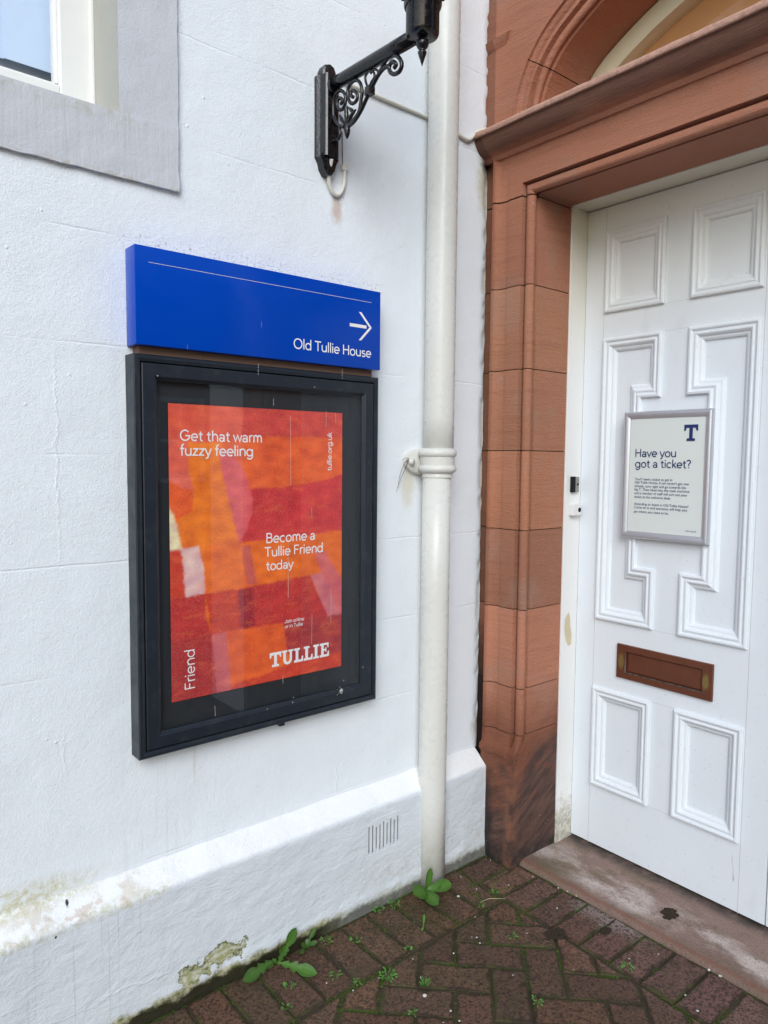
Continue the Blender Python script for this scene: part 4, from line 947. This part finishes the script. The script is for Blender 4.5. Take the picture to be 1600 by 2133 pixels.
bm = bmesh.new(); grid(bm, lin(.766, 1.317, .551/NU+1e-9), lin(.811, 1.591, .780/NV+1e-9), lambda a, b: (a, -.0345, b))
o = obj('sheet', bm, MAT['poster'], ps, recalc=False); me = o.data
ca = me.color_attributes.new('Col', 'FLOAT_COLOR', 'POINT'); LIN = {k: tuple(s2l(c) for c in v) for k, v in PAL.items()}
for v in me.vertices:
    X, Zc = v.co.x+1.0415, v.co.z+.811; s_, t_ = (X-.766)/.551, (1.591-Zc)/.78; acc = [0, 0, 0]
    for k in range(6):                              # fuzzy felt edges
        js = s_+.012*mn.noise(Vector((X*70, Zc*70, k*7.)))+.010*mn.noise(Vector((X*190, Zc*190, k*7.))); jt = t_+.010*mn.noise(Vector((X*70+9, Zc*70, k*7.)))+.005*mn.noise(Vector((X*190, Zc*190+4, k*7.)))
        js, jt = min(max(js, 0), 1), min(max(jt, 0), 1); cc = LIN['orange2']
        for nm, pl in reversed(PATCH):
            if inpoly(pl, js, jt): cc = LIN[nm]; break
        for q in range(3): acc[q] += cc[q]/6
    g_ = 1+.22*mn.noise(Vector((X*25, 1, Zc*40)))+.12*mn.noise(Vector((X*7, 2, Zc*9)))
    ca.data[v.index].color = (min(1, acc[0]*g_), acc[1]*g_*g_, acc[2]*g_, 1)
YP = -.0350
def ptext(b, x, z, wd, rot=0, w_=.047): return stext(b, (x, YP, z), wd, FRONT_WALL, MAT['white'], ps, rot, w_)
ptext('Get that warm', .7968, 1.4965, .2415); ptext('fuzzy feeling', .797, 1.458, .2130)
ptext('Become a', 1.0515, 1.2125, .1657); ptext('Tullie Friend', 1.0462, 1.1735, .1998); ptext('today', 1.0512, 1.1345, .0912)
ptext('tullie.org.uk', 1.2775, 1.4173, .1143, 90); ptext('Friend', .8312, .838, .1056, 90, .036)
ptext('Join online', 1.1118, .974, .0677); ptext('or in Tullie', 1.1125, .9592, .0628)
xx = 0; polys = []
for ch in 'TULLIE':
    pl, adv = SLAB[ch]; polys += [[(a+xx, b) for a, b in q] for q in pl]; xx += adv
k_ = .2085/(xx-.04)
flat('lettering', polys, lambda a, b: (1.0615+a*k_, YP, .851+b*.0425), MAT['white'], ps)

# ------------------------------------------------------------------ downpipe
dp = thing('downpipe', 'cream painted cast iron downpipe running down the white wall', 'downpipe', (1.69, -.066, ZP))
bm = bmesh.new(); lathe(bm, [(.0497, 1.46), (.0497, 1.6), (.0497, 2.9), (.0497, 5.2)], 1.6935, -.066, 40); obj('pipe', bm, MAT['pipe'], dp, True)
bm = bmesh.new(); lathe(bm, [(.0475, -.05), (.0475, .3), (.0475, 1.0), (.0475, 1.42)], 1.686, -.066, 40); obj('pipe', bm, MAT['pipe'], dp, True)
bm = bmesh.new()
lathe(bm, [(.0475, 1.392), (.0515, 1.394), (.0515, 1.402), (.050, 1.406), (.056, 1.410), (.0625, 1.415), (.0645, 1.422), (.0625, 1.430), (.0575, 1.434), (.0575, 1.462), (.0625, 1.466), (.0648, 1.474), (.0625, 1.483), (.055, 1.489), (.0505, 1.491)], 1.688, -.066, 40)
# ears that nail the socket to the wall
def ear(sg_):
    pts = [(1.688+sg_*.0, 1.40), (1.688+sg_*.045, 1.403), (1.688+sg_*.075, 1.416), (1.688+sg_*.094, 1.432), (1.688+sg_*.098, 1.449), (1.688+sg_*.092, 1.468), (1.688+sg_*.075, 1.481), (1.688+sg_*.045, 1.489), (1.688, 1.490)]
    loft(bm, [[(x, .002, z) for x, z in pts], [(x, -.017, z) for x, z in pts], [(1.688+(x-1.688)*.93, -.021, 1.447+(z-1.447)*.9) for x, z in pts]])
ear(-1)
sk = auto(obj('pipe_socket', bm, MAT['pipe'], dp), 50)
bm = bmesh.new(); lathe(bm, [(.0105, -.034), (.010, -.020), (.0075, -.014)], 0, 0, 14); bmesh.ops.transform(bm, matrix=Matrix.Translation((1.607, .0, 1.445)) @ Matrix.Rotation(R(-90), 4, 'X'), verts=bm.verts[:])
for v in bm.verts: v.co.y = -abs(v.co.y)
obj('nail', bm, MAT['pipe'], dp, True)
rt = thing('rootlet', 'thin dead rootlets hanging from the pipe socket ear', 'rootlets', (1.59, -.012, 1.44))
bm = bmesh.new()
for pts in ([(1.598, -.022, 1.452), (1.585, -.028, 1.43), (1.572, -.015, 1.39), (1.558, -.008, 1.345)], [(1.598, -.022, 1.452), (1.583, -.02, 1.44), (1.570, -.012, 1.40), (1.566, -.008, 1.36)], [(1.600, -.022, 1.455), (1.588, -.025, 1.458), (1.572, -.02, 1.452)], [(1.6, -.022, 1.447), (1.588, -.03, 1.446), (1.58, -.022, 1.42)]):
    tube(bm, pts, [.0011, .0009, .0007, .0004][:len(pts)], 5, 3)
obj('root_strands', bm, MAT['rust'], rt)

# ------------------------------------------------------------------ lamp bracket
lb = thing('wall_lamp', 'black cast iron lamp bracket with scrollwork on the white wall', 'lamp', (1.268, 0, 2.29))
LXc = 1.27
bm = bmesh.new()
loft(bm, [[(1.236, .0, z0), (1.303, .0, z0), (1.303, -.012, z0), (1.296, -.020, z0), (1.293, -.043, z0), (1.288, -.047, z0), (1.251, -.047, z0), (1.246, -.043, z0), (1.243, -.020, z0), (1.236, -.012, z0)] for z0 in (2.328, 2.556)])
def slab(pts, y0, y1): loft(bm, [[(x, y0, z) for x, z in pts], [(x, y1, z) for x, z in pts], [(LXc+(x-LXc)*.8, y1-.004, z+(2.55-z)*.06) for x, z in pts]])
slab([(1.246, 2.5562), (1.247, 2.572), (1.254, 2.586), (1.27, 2.592), (1.286, 2.586), (1.293, 2.572), (1.294, 2.5562)], .0, -.028)
slab([(1.238, 2.3278), (1.246, 2.313), (1.250, 2.297), (1.262, 2.281), (1.277, 2.281), (1.289, 2.297), (1.293, 2.313), (1.301, 2.3278)], .0, -.030)
loft(bm, [[(1.27+.021*math.cos(a), -.046, 2.523+.026*math.sin(a)) for a in [2*math.pi*k/16 for k in range(16)]], [(1.27+.020*math.cos(a), -.056, 2.523+.025*math.sin(a)) for a in [2*math.pi*k/16 for k in range(16)]]])
auto(obj('back_plate', bm, MAT['black'], lb), 30)
bm = bmesh.new(); tube(bm, [(LXc, -.04, 2.5275), (LXc, -.2, 2.521), (LXc, -.395, 2.513)], .0185, 20, 2); obj('arm', bm, MAT['black'], lb, True)
SC = dict(
A=[(-.048,2.40),(-.058,2.384),(-.047,2.389),(-.034,2.387),(-.04,2.377),(-.057,2.368),(-.075,2.37),(-.08,2.383),(-.077,2.396),(-.089,2.399)][2:],
B=[(-.102,2.392),(-.071,2.407),(-.050,2.434),(-.046,2.462),(-.049,2.484),(-.060,2.497),(-.081,2.499),(-.102,2.482),(-.105,2.457),(-.092,2.444),(-.073,2.451),(-.066,2.466),(-.071,2.479),(-.085,2.476),(-.092,2.466),(-.083,2.461)],
C=[(-.116,2.389),(-.143,2.397),(-.169,2.411),(-.178,2.439),(-.182,2.46),(-.175,2.482),(-.158,2.498),(-.135,2.501),(-.119,2.491),(-.117,2.472),(-.126,2.452),(-.142,2.442),(-.159,2.446),(-.159,2.461),(-.145,2.475),(-.132,2.477),(-.132,2.467),(-.142,2.459)],
D=[(-.116,2.387),(-.146,2.392),(-.177,2.41),(-.204,2.435),(-.229,2.458),(-.253,2.476),(-.277,2.484),(-.299,2.481)],
E=[(-.262,2.483),(-.286,2.502),(-.309,2.504),(-.332,2.491),(-.347,2.469),(-.341,2.453),(-.32,2.452),(-.301,2.465),(-.298,2.481),(-.312,2.486),(-.325,2.474),(-.317,2.468)],
F=[(-.21,2.457),(-.199,2.477),(-.197,2.494),(-.213,2.501),(-.231,2.492),(-.236,2.477),(-.222,2.468),(-.216,2.455)],
G=[(-.219,2.493),(-.234,2.497),(-.251,2.487),(-.251,2.481)])
bm = bmesh.new()
for k_, v_ in SC.items():
    tube(bm, [(LXc, a, b) for a, b in v_], {'D': .0056, 'E': .0056, 'F': .0034, 'G': .0034, 'A': .0048}.get(k_, .0050), 10, 5)
for pts, rs in (([(-.109, 2.397), (-.111, 2.418), (-.109, 2.438), (-.112, 2.449)], [.004, .007, .006, .002]), ([(-.102, 2.399), (-.088, 2.418), (-.078, 2.433)], [.003, .006, .002]), ([(-.116, 2.396), (-.129, 2.409), (-.143, 2.417), (-.155, 2.421)], [.003, .006, .005, .002]), ([(-.116, 2.442), (-.136, 2.425), (-.147, 2.413)], [.002, .006, .002]), ([(-.114, 2.396), (-.114, 2.386), (-.1145, 2.378), (-.115, 2.367), (-.114, 2.356)], [.006, .0085, .0095, .007, .002])):
    tube(bm, [(LXc, a, b) for a, b in pts], rs, 9, 4)
s0 = len(bm.verts); bm.verts.ensure_lookup_table()
box(bm, (LXc-.010, -.227, 2.437), (LXc+.010, -.205, 2.460), .002)
auto(obj('scrollwork', bm, MAT['black'], lb), 50)
bm = bmesh.new(); DYc = -.425
lathe(bm, [(.004, 2.4985), (.030, 2.4985), (.039, 2.502), (.0417, 2.508), (.0417, 2.567), (.0425, 2.5685), (.0455, 2.5685), (.0476, 2.575), (.0476, 2.577), (.0476, 2.95)], LXc, DYc, 36)
for k in range(6):
    a = R(20+k*60); tube(bm, [(LXc+.0455*math.cos(a), DYc+.0455*math.sin(a), 2.592), (LXc+.0535*math.cos(a), DYc+.0535*math.sin(a), 2.592)], .0065, 6, 1)
auto(obj('lamp_holder', bm, MAT['black'], lb), 35)
bm = bmesh.new(); lathe(bm, [(.0006, 2.431), (.006, 2.447), (.0108, 2.461), (.0112, 2.464), (.0085, 2.467), (.0085, 2.470), (.013, 2.475), (.0162, 2.483), (.0150, 2.491), (.0105, 2.495), (.009, 2.499)], LXc, DYc, 24); auto(obj('finial', bm, MAT['black'], lb), 50)
cb = thing('cable_loop', 'looped white cable hanging below the black lamp bracket', 'cable', (1.3, -.01, 2.24))
bm = bmesh.new(); tube(bm, [(1.272, -.036, 2.325), (1.274, -.024, 2.295), (1.281, -.013, 2.263), (1.300, -.009, 2.240), (1.320, -.008, 2.242), (1.336, -.008, 2.268), (1.341, -.007, 2.30), (1.340, -.006, 2.325)], .0062, 10, 5); obj('cord', bm, MAT['cable'], cb, True)
bm = bmesh.new(); box(bm, (1.329, -.014, 2.316), (1.350, .0, 2.334), .003); obj('clip', bm, MAT['cable'], cb)
bm = bmesh.new(); tube(bm, [(1.338, -.002, 2.33), (1.336, -.002, 2.38), (1.335, -.002, 2.43)], .0013, 6, 2); obj('thin_wire', bm, MAT['rust'], cb)
bm = bmesh.new(); tube(bm, [(1.30, -.006, 2.572), (1.443, -.006, 2.572), (1.56, -.006, 2.5715), (1.682, -.006, 2.571), (1.80, -.006, 2.562), (1.83, -.008, 2.556), (1.87, -.010, 2.552), (1.905, -.012, 2.5855), (1.935, -.03, 2.601)], .0062, 10, 3)
tag(obj('cable', bm, MAT['cable'], None, True), 'straight white painted cable running behind the downpipe to the red cornice', 'cable')

# ------------------------------------------------------------------ plants, moss, litter
def leaf(bm, base, tip, width, lift=.02, lobes=0, droop=.5, n_=14, tone=1., side=None):
    b, t = Vector(base), Vector(tip); d = t-b; L = d.length
    up = Vector((0, 0, 1))-d.normalized()*d.normalized().z
    if up.length < .3: up = side or Vector((0, -1, 0))
    up = (side if side else Vector((-.35, -.45, .8))).normalized(); up = (up-d.normalized()*up.dot(d.normalized())).normalized(); sx = d.normalized().cross(up).normalized()
    cl_ = bm.loops.layers.float_color.get('tone') or bm.loops.layers.float_color.new('tone'); rows = []
    for i in range(n_+1):
        s_ = i/n_; c = b+d*s_+up*(lift*math.sin(math.pi*s_**droop))
        pw = width*(s_**.8)*(1-s_**5)**.8*1.15 if s_ > 0 else 0
        if lobes: pw *= (.40+.75*((s_*lobes/.72) % 1)**.9) if s_ < .72 else 1.1
        pw = max(pw, width*.09*(1-s_)+.0004); cu = .18*pw
        wv = .05*width*math.sin(i*2.1)
        rows.append([bm.verts.new(c+sx*(-pw)+up*(cu+wv)), bm.verts.new(c+sx*(-pw*.5)+up*(cu*.25)), bm.verts.new(c-up*.0008), bm.verts.new(c+sx*(pw*.5)+up*(cu*.25)), bm.verts.new(c+sx*pw+up*(cu-wv))])
    for i in range(n_):
        for k in range(4):
            f = bm.faces.new((rows[i][k], rows[i+1][k], rows[i+1][k+1], rows[i][k+1])); f.smooth = True
            kk = tone*(1.25 if k in (1, 2) else 1.)
            for l in f.loops: l[cl_] = (kk, kk, kk*.9, 1)
def leafobj(parent, *a, mat='leaf', **k):
    bm = bmesh.new(); leaf(bm, *a, **k); return obj('leaf', bm, MAT[mat], parent, recalc=False)
G0 = ZP
d1 = thing('dandelion', 'small rounded leafy weed growing at the foot of the downpipe', 'weed', (1.607, -.118, G0))
rb = (1.607, -.118, G0+.003)
leafobj(d1, rb, (1.634, -.118, .080), .017, lift=.006, side=Vector((-.3, -1, .1)))
leafobj(d1, rb, (1.535, -.140, .036), .034, lift=.022, tone=1.05)
leafobj(d1, rb, (1.590, -.200, .006), .028, lift=.022, tone=.95)
leafobj(d1, rb, (1.692, -.162, .024), .028, lift=.028, tone=1.1)
leafobj(d1, rb, (1.655, -.15, .03), .017, lift=.02, tone=.9)
d2 = thing('dandelion', 'large toothed dandelion growing against the foot of the plinth', 'weed', (1.045, -.085, G0))
rb = (1.045, -.088, G0+.004)
leafobj(d2, rb, (1.125, -.076, .062), .020, lift=.008, lobes=3, side=Vector((-.2, -1, .2)), n_=26)
leafobj(d2, rb, (1.080, -.085, .028), .017, lift=.012, lobes=3, side=Vector((-.2, -1, .3)), tone=.85)
leafobj(d2, rb, (.930, -.108, .004), .022, lift=.024, lobes=4, tone=.8, n_=26)
leafobj(d2, rb, (1.112, -.205, -.002), .021, lift=.018, lobes=4, tone=1.1, n_=26)
leafobj(d2, rb, (1.006, -.098, .004), .014, lift=.02, lobes=3, tone=1.0)
d3 = thing('weed', 'small lobed green weed between the large dandelion and the mossy wall', 'weed', (1.145, -.08, G0))
for tp_, wd_ in (((1.165, -.09, .018), .012), ((1.13, -.095, .022), .011), ((1.195, -.078, .034), .009), ((1.185, -.10, .006), .010), ((1.12, -.11, .0), .009)):
    leafobj(d3, (1.15, -.085, G0), tp_, wd_, lift=.008, lobes=2, tone=.75, n_=10)
rnd = random.Random(11)
def sprig(name, label, x, y_, n_, size, kind, group='tiny green weeds in the paving joints'):
    bm = bmesh.new(); bm.loops.layers.float_color.new('tone')
    for i in range(n_):
        a = rnd.uniform(0, 6.28); r_ = size*math.sqrt(rnd.random())*.75; bx, by = x+r_*math.cos(a)*.8, y_+r_*math.sin(a)*.8
        if kind == 'grass': leaf(bm, (bx*.3+x*.7, by*.3+y_*.7, G0), (x+size*math.cos(a)*rnd.uniform(.5, 1.1), y_+size*math.sin(a)*rnd.uniform(.5, 1.1), G0+size*rnd.uniform(.3, .8)), .0012, lift=.002, n_=4, tone=rnd.uniform(.8, 1.2))
        else:
            h_ = rnd.uniform(.002, .010); L2 = rnd.uniform(.005, .010)
            leaf(bm, (bx, by, G0+h_), (bx+L2*math.cos(a), by+L2*math.sin(a), G0+h_+rnd.uniform(-.001, .004)), L2*.32, lift=.0015, n_=4, tone=rnd.uniform(.7, 1.25))
    o = obj(name, bm, MAT['weed'], None, recalc=False); me = o.data
    me.transform(Matrix.Translation((-x, -y_, -G0))); o.location = (x, y_, G0)
    tag(o, label, 'weed', group); return o
sprig('chickweed', 'largest clump of tiny round leaves in a paving joint near the bottom edge', 1.268, -.33, 70, .036, 'c')
sprig('grass_tuft', 'spiky green grass tuft in the paving joint right of the chickweed clump', 1.327, -.421, 30, .020, 'grass')
GL = 'tiny green sprout in a brick paving joint'
for x, y_, n_, s_, k_ in ((1.287, -.154, 16, .026, 'c'), (1.387, -.283, 10, .014, 'c'), (1.50, -.09, 26, .03, 'c'), (1.44, -.078, 22, .025, 'c'), (1.156, -.235, 16, .022, 'c'), (1.187, -.296, 14, .018, 'c'), (1.803, -.255, 10, .02, 'grass'), (1.23, -.479, 14, .018, 'c'), (1.03, -.19, 16, .022, 'c'), (.98, -.25, 12, .02, 'c'), (1.68, -.44, 14, .02, 'c'), (1.52, -.66, 16, .02, 'c'), (1.83, -.74, 20, .022, 'c'), (1.22, -.10, 22, .03, 'c'), (1.72, -.27, 14, .02, 'c')):
    sprig('sprout', GL, x, y_, n_, s_, k_, 'tiny green sprouts in the paving joints')
bm = bmesh.new(); bm.loops.layers.float_color.new('tone'); leaf(bm, (1.492, -.236, G0+.001), (1.525, -.205, .006), .0055, lift=.006, n_=8); leaf(bm, (1.492, -.236, G0+.001), (1.47, -.252, -.002), .005, lift=.006, n_=8)
tag(obj('seedling', bm, MAT['weed'], None, recalc=False), 'two leaved green seedling standing alone on the dark bricks', 'weed')
# moss: short green fuzz in the joints and on the shaded corner
bm = bmesh.new(); cl_ = bm.loops.layers.float_color.new('tone')
def tuft(x, y_, z, s_, k):
    for i in range(k):
        a = rnd.uniform(0, 6.28); r_ = s_*rnd.random(); h_ = rnd.uniform(.0012, .0040); w2 = rnd.uniform(.0006, .0016); X, Y = x+r_*math.cos(a), y_+r_*math.sin(a); b = rnd.uniform(0, 6.28)
        f = bm.faces.new([bm.verts.new((X-w2*math.cos(b), Y-w2*math.sin(b), z)), bm.verts.new((X+w2*math.cos(b), Y+w2*math.sin(b), z)), bm.verts.new((X+rnd.uniform(-.002, .002), Y+rnd.uniform(-.002, .002), z+h_))])
        t = rnd.uniform(.6, 1.5)
        for l in f.loops: l[cl_] = (t, t, t, 1)
for p in bricks:
    for i in range(len(p)):
        a, b = p[i], p[(i+1) % len(p)]
        if a[0] < .5 or a[1] < -1.25: continue
        m_ = int(math.dist(a, b)/.003)
        for t in range(m_):
            X, Y = a[0]+(b[0]-a[0])*t/m_, a[1]+(b[1]-a[1])*t/m_
            q = mn.noise(Vector((X*9, Y*9, 1.3)))+.5*mn.noise(Vector((X*30, Y*30, 4.)))
            if q > .02 and rnd.random() < .8: tuft(X, Y, ZP-.004, .0034+.004*max(0, q-.3), 3 if q < .35 else 6)
for k in range(1500):                                # corner by the jamb
    X, Y = rnd.gauss(1.80, .06), rnd.gauss(-.22, .06)
    if mn.noise(Vector((X*26, Y*26, 8.))) > .12 and Y < -.07: tuft(X, Y, ZP, .004, 2)
for k in range(1400):                                # along the wall
    X = rnd.uniform(.45, 1.98); Y = -.066-abs(rnd.gauss(0, .006))
    if mn.noise(Vector((X*12, 2, 8.))) > -.05: tuft(X, Y, ZP-.003, .004, 2)
for k in range(500):
    Y = rnd.uniform(-1.2, -.2)
    if mn.noise(Vector((Y*9, 2, 3.))) > .0: tuft(2.011+rnd.gauss(0, .003), Y, ZP-.003, .004, 2)
o = obj('moss', bm, MAT['moss'], None, recalc=False); o['kind'] = 'stuff'
def lump(x, y_, z, r_, sq, seed, mat, name, label, cat, group=None, det=2, rx=1.):
    bm = bmesh.new(); bmesh.ops.create_icosphere(bm, subdivisions=det, radius=1)
    for v in bm.verts:
        k = 1+.45*mn.noise(v.co*1.5+Vector((seed, 0, 0)))+.2*mn.noise(v.co*4+Vector((seed, 3, 0))); v.co = Vector((v.co.x*k*r_*rx, v.co.y*k*r_, v.co.z*k*r_*sq))
    o = obj(name, bm, MAT[mat], None, det > 1); o.location = (x, y_, z); o.rotation_euler = (0, 0, seed); return tag(o, label, cat, group)
PB = [(1.698,-.188,5.5),(1.579,-.396,3),(1.579,-.362,2.6),(1.590,-.373,4.5),(1.302,-.448,6.5),(1.726,-.457,2.6),(2.0,-.37,3),(2.008,-.402,3),(2.01,-.437,3),(1.776,-.198,2.6),(1.786,-.113,2.8),(1.904,-.437,3),(1.949,-.106,2.4),(1.484,-.378,3),(1.317,-.533,3.2),(1.272,-.55,2.8),(1.31,-.572,2.8),(1.373,-.32,2.4),(1.871,-.721,2.6),(1.984,-.272,3),(2.009,-.893,5),(2.009,-.925,5.5),(1.957,-.765,2.4),(1.88,-.252,2.4),(1.16,-.31,2.6),(1.12,-.24,2.4),(1.34,-.39,2.2),(1.66,-.30,2.2),(1.55,-.55,2.4),(1.75,-.36,2.2),(1.83,-.95,4),(1.86,-.90,3)]
for i, (x, y_, s_) in enumerate(PB):
    lump(x, y_, ZP+.0008, s_*.001, .55, i*1.7, 'pebble', 'stone_chip', 'small pale stone chip lying on the brick paving', 'stone', 'pale stone chips on the paving', 1)
lump(1.704, -.645, ZP+.001, .0055, .6, 3.3, 'wt', 'pebble', 'round tan pebble among the pale chips on the bricks', 'stone')
def clod(name, label, x, y_, s_, n_, seed):
    bm = bmesh.new(); rq = random.Random(seed)
    for k in range(n_):
        a = rq.uniform(0, 6.28); r_ = s_*math.sqrt(rq.random()); q = bmesh.ops.create_icosphere(bm, subdivisions=1, radius=1)['verts']; sz_ = rq.uniform(.0025, .007)
        for v in q: v.co = Vector((v.co.x*sz_*1.4+r_*math.cos(a)*1.2, v.co.y*sz_*1.4+r_*math.sin(a)*.8, v.co.z*sz_*.55+.0015))
    o = obj(name, bm, MAT['dirt'], None); o.location = (x, y_, ZP if x < 2 else .001); return tag(o, label, 'dirt')
clod('dirt_clod', 'dark crumbly clod of dirt on the worn threshold stone', 2.145, -.697, .026, 60, 1)
clod('dirt_clod', 'dark mossy dirt lump in the joint where herringbone meets the edge row', 1.79, -.515, .03, 70, 2)
clod('dirt_clod', 'small dark dirt crumb on a brick of the edge row beside the threshold', 1.925, -.605, .014, 24, 3)
bm = bmesh.new(); tube(bm, [(1.725, -.262, ZP+.003), (1.752, -.272, ZP+.011), (1.778, -.288, ZP+.010), (1.808, -.302, ZP+.004)], [.0006, .0011, .0010, .0005], 6, 4)
tag(obj('straw', bm, MAT['straw'], None, True), 'dry curved straw lying on the mossy corner bricks', 'straw')

bm = bmesh.new(); cl_ = bm.loops.layers.float_color.new('tone'); rnd = random.Random(21)
for k in range(5200):
    X, Y = rnd.uniform(.6, 2.01), rnd.uniform(-1.15, -.07)
    if mn.noise(Vector((X*7, Y*7, 21.)))+rnd.gauss(0, .25) < .05: continue
    s_ = rnd.uniform(.0005, .0015); a = rnd.uniform(0, 6.28); h_ = s_*rnd.uniform(.5, 1.1)
    v = [bm.verts.new((X+s_*math.cos(a+t), Y+s_*math.sin(a+t), ZP-.0005)) for t in (0, 2.1, 4.2)]; tp_ = bm.verts.new((X, Y, ZP+h_)); t = rnd.choice((.25, .3, .4, .5, .8, 1.6))
    for q in ((0, 1), (1, 2), (2, 0)):
        f = bm.faces.new((v[q[0]], v[q[1]], tp_))
        for l in f.loops: l[cl_] = (t, t*.9, t*.8, 1)
n_ = N('grit', .9, .2); MAT['grit'] = n_.out(n_.mix(1., (.22, .17, .13, 1), n_.attr('tone')['Color'], 'MULTIPLY'))
o = obj('grit', bm, MAT['grit'], None, recalc=False); o['kind'] = 'stuff'

# ------------------------------------------------------------------ building across the street (seen mirrored in the glass)
ob_ = thing('brick_building', 'red brick building across the street, mirrored in the poster case glass', 'building', (6, -13.2, -.06))
bm = bmesh.new(); box(bm, (-6, -14.2, -.06), (17, -13, 7.5)); obj('wall', bm, MAT['facade'], ob_)
for i in range(6):
    for zz0 in (.9, 3.5):
        wx = -4.2+i*3.4
        bm = bmesh.new(); box(bm, (wx, -13.0, zz0), (wx+.1, -12.9, zz0+1.8)); box(bm, (wx+1.0, -13.0, zz0), (wx+1.1, -12.9, zz0+1.8)); box(bm, (wx+.1, -13.0, zz0+1.7), (wx+1.0, -12.9, zz0+1.8)); box(bm, (wx+.1, -13.0, zz0+.85), (wx+1.0, -12.91, zz0+.93)); box(bm, (wx+.1, -13.0, zz0), (wx+1.0, -12.9, zz0+.1)); box(bm, (wx+.52, -13.0, zz0+.93), (wx+.58, -12.915, zz0+1.7))
        wo = obj('window', bm, MAT['upvc'], ob_)
        bm = bmesh.new(); box(bm, (wx+.05, -13.0, zz0+.05), (wx+1.05, -12.96, zz0+1.75)); obj('pane', bm, MAT['backing'], wo)
bm = bmesh.new(); tube(bm, [(4.55, -12.93, -.06), (4.55, -12.93, 4), (4.55, -12.93, 7.4)], .055, 10, 1); obj('drainpipe', bm, MAT['upvc'], ob_)
bm = bmesh.new(); rnd = random.Random(2)
for k in range(2600):
    X, Y, Zc = rnd.uniform(1.5, 7.5), rnd.uniform(-11.8, -11.1), rnd.uniform(-.05, 1.0); a = rnd.uniform(0, 6.28); t = rnd.uniform(-1, 1); s_ = .05
    d = Vector((math.cos(a), math.sin(a), t)).normalized(); e = d.orthogonal().normalized()
    c = Vector((X, Y, Zc)); bm.faces.new([bm.verts.new(c+d*s_), bm.verts.new(c+e*s_*.5), bm.verts.new(c-d*s_), bm.verts.new(c-e*s_*.5)])
tag(obj('hedge', bm, MAT['hedge'], None, recalc=False), 'low green hedge across the street, mirrored in the poster case glass', 'hedge')
# tidy helper properties
for o in bpy.data.objects:
    if 'org' in o: del o['org']
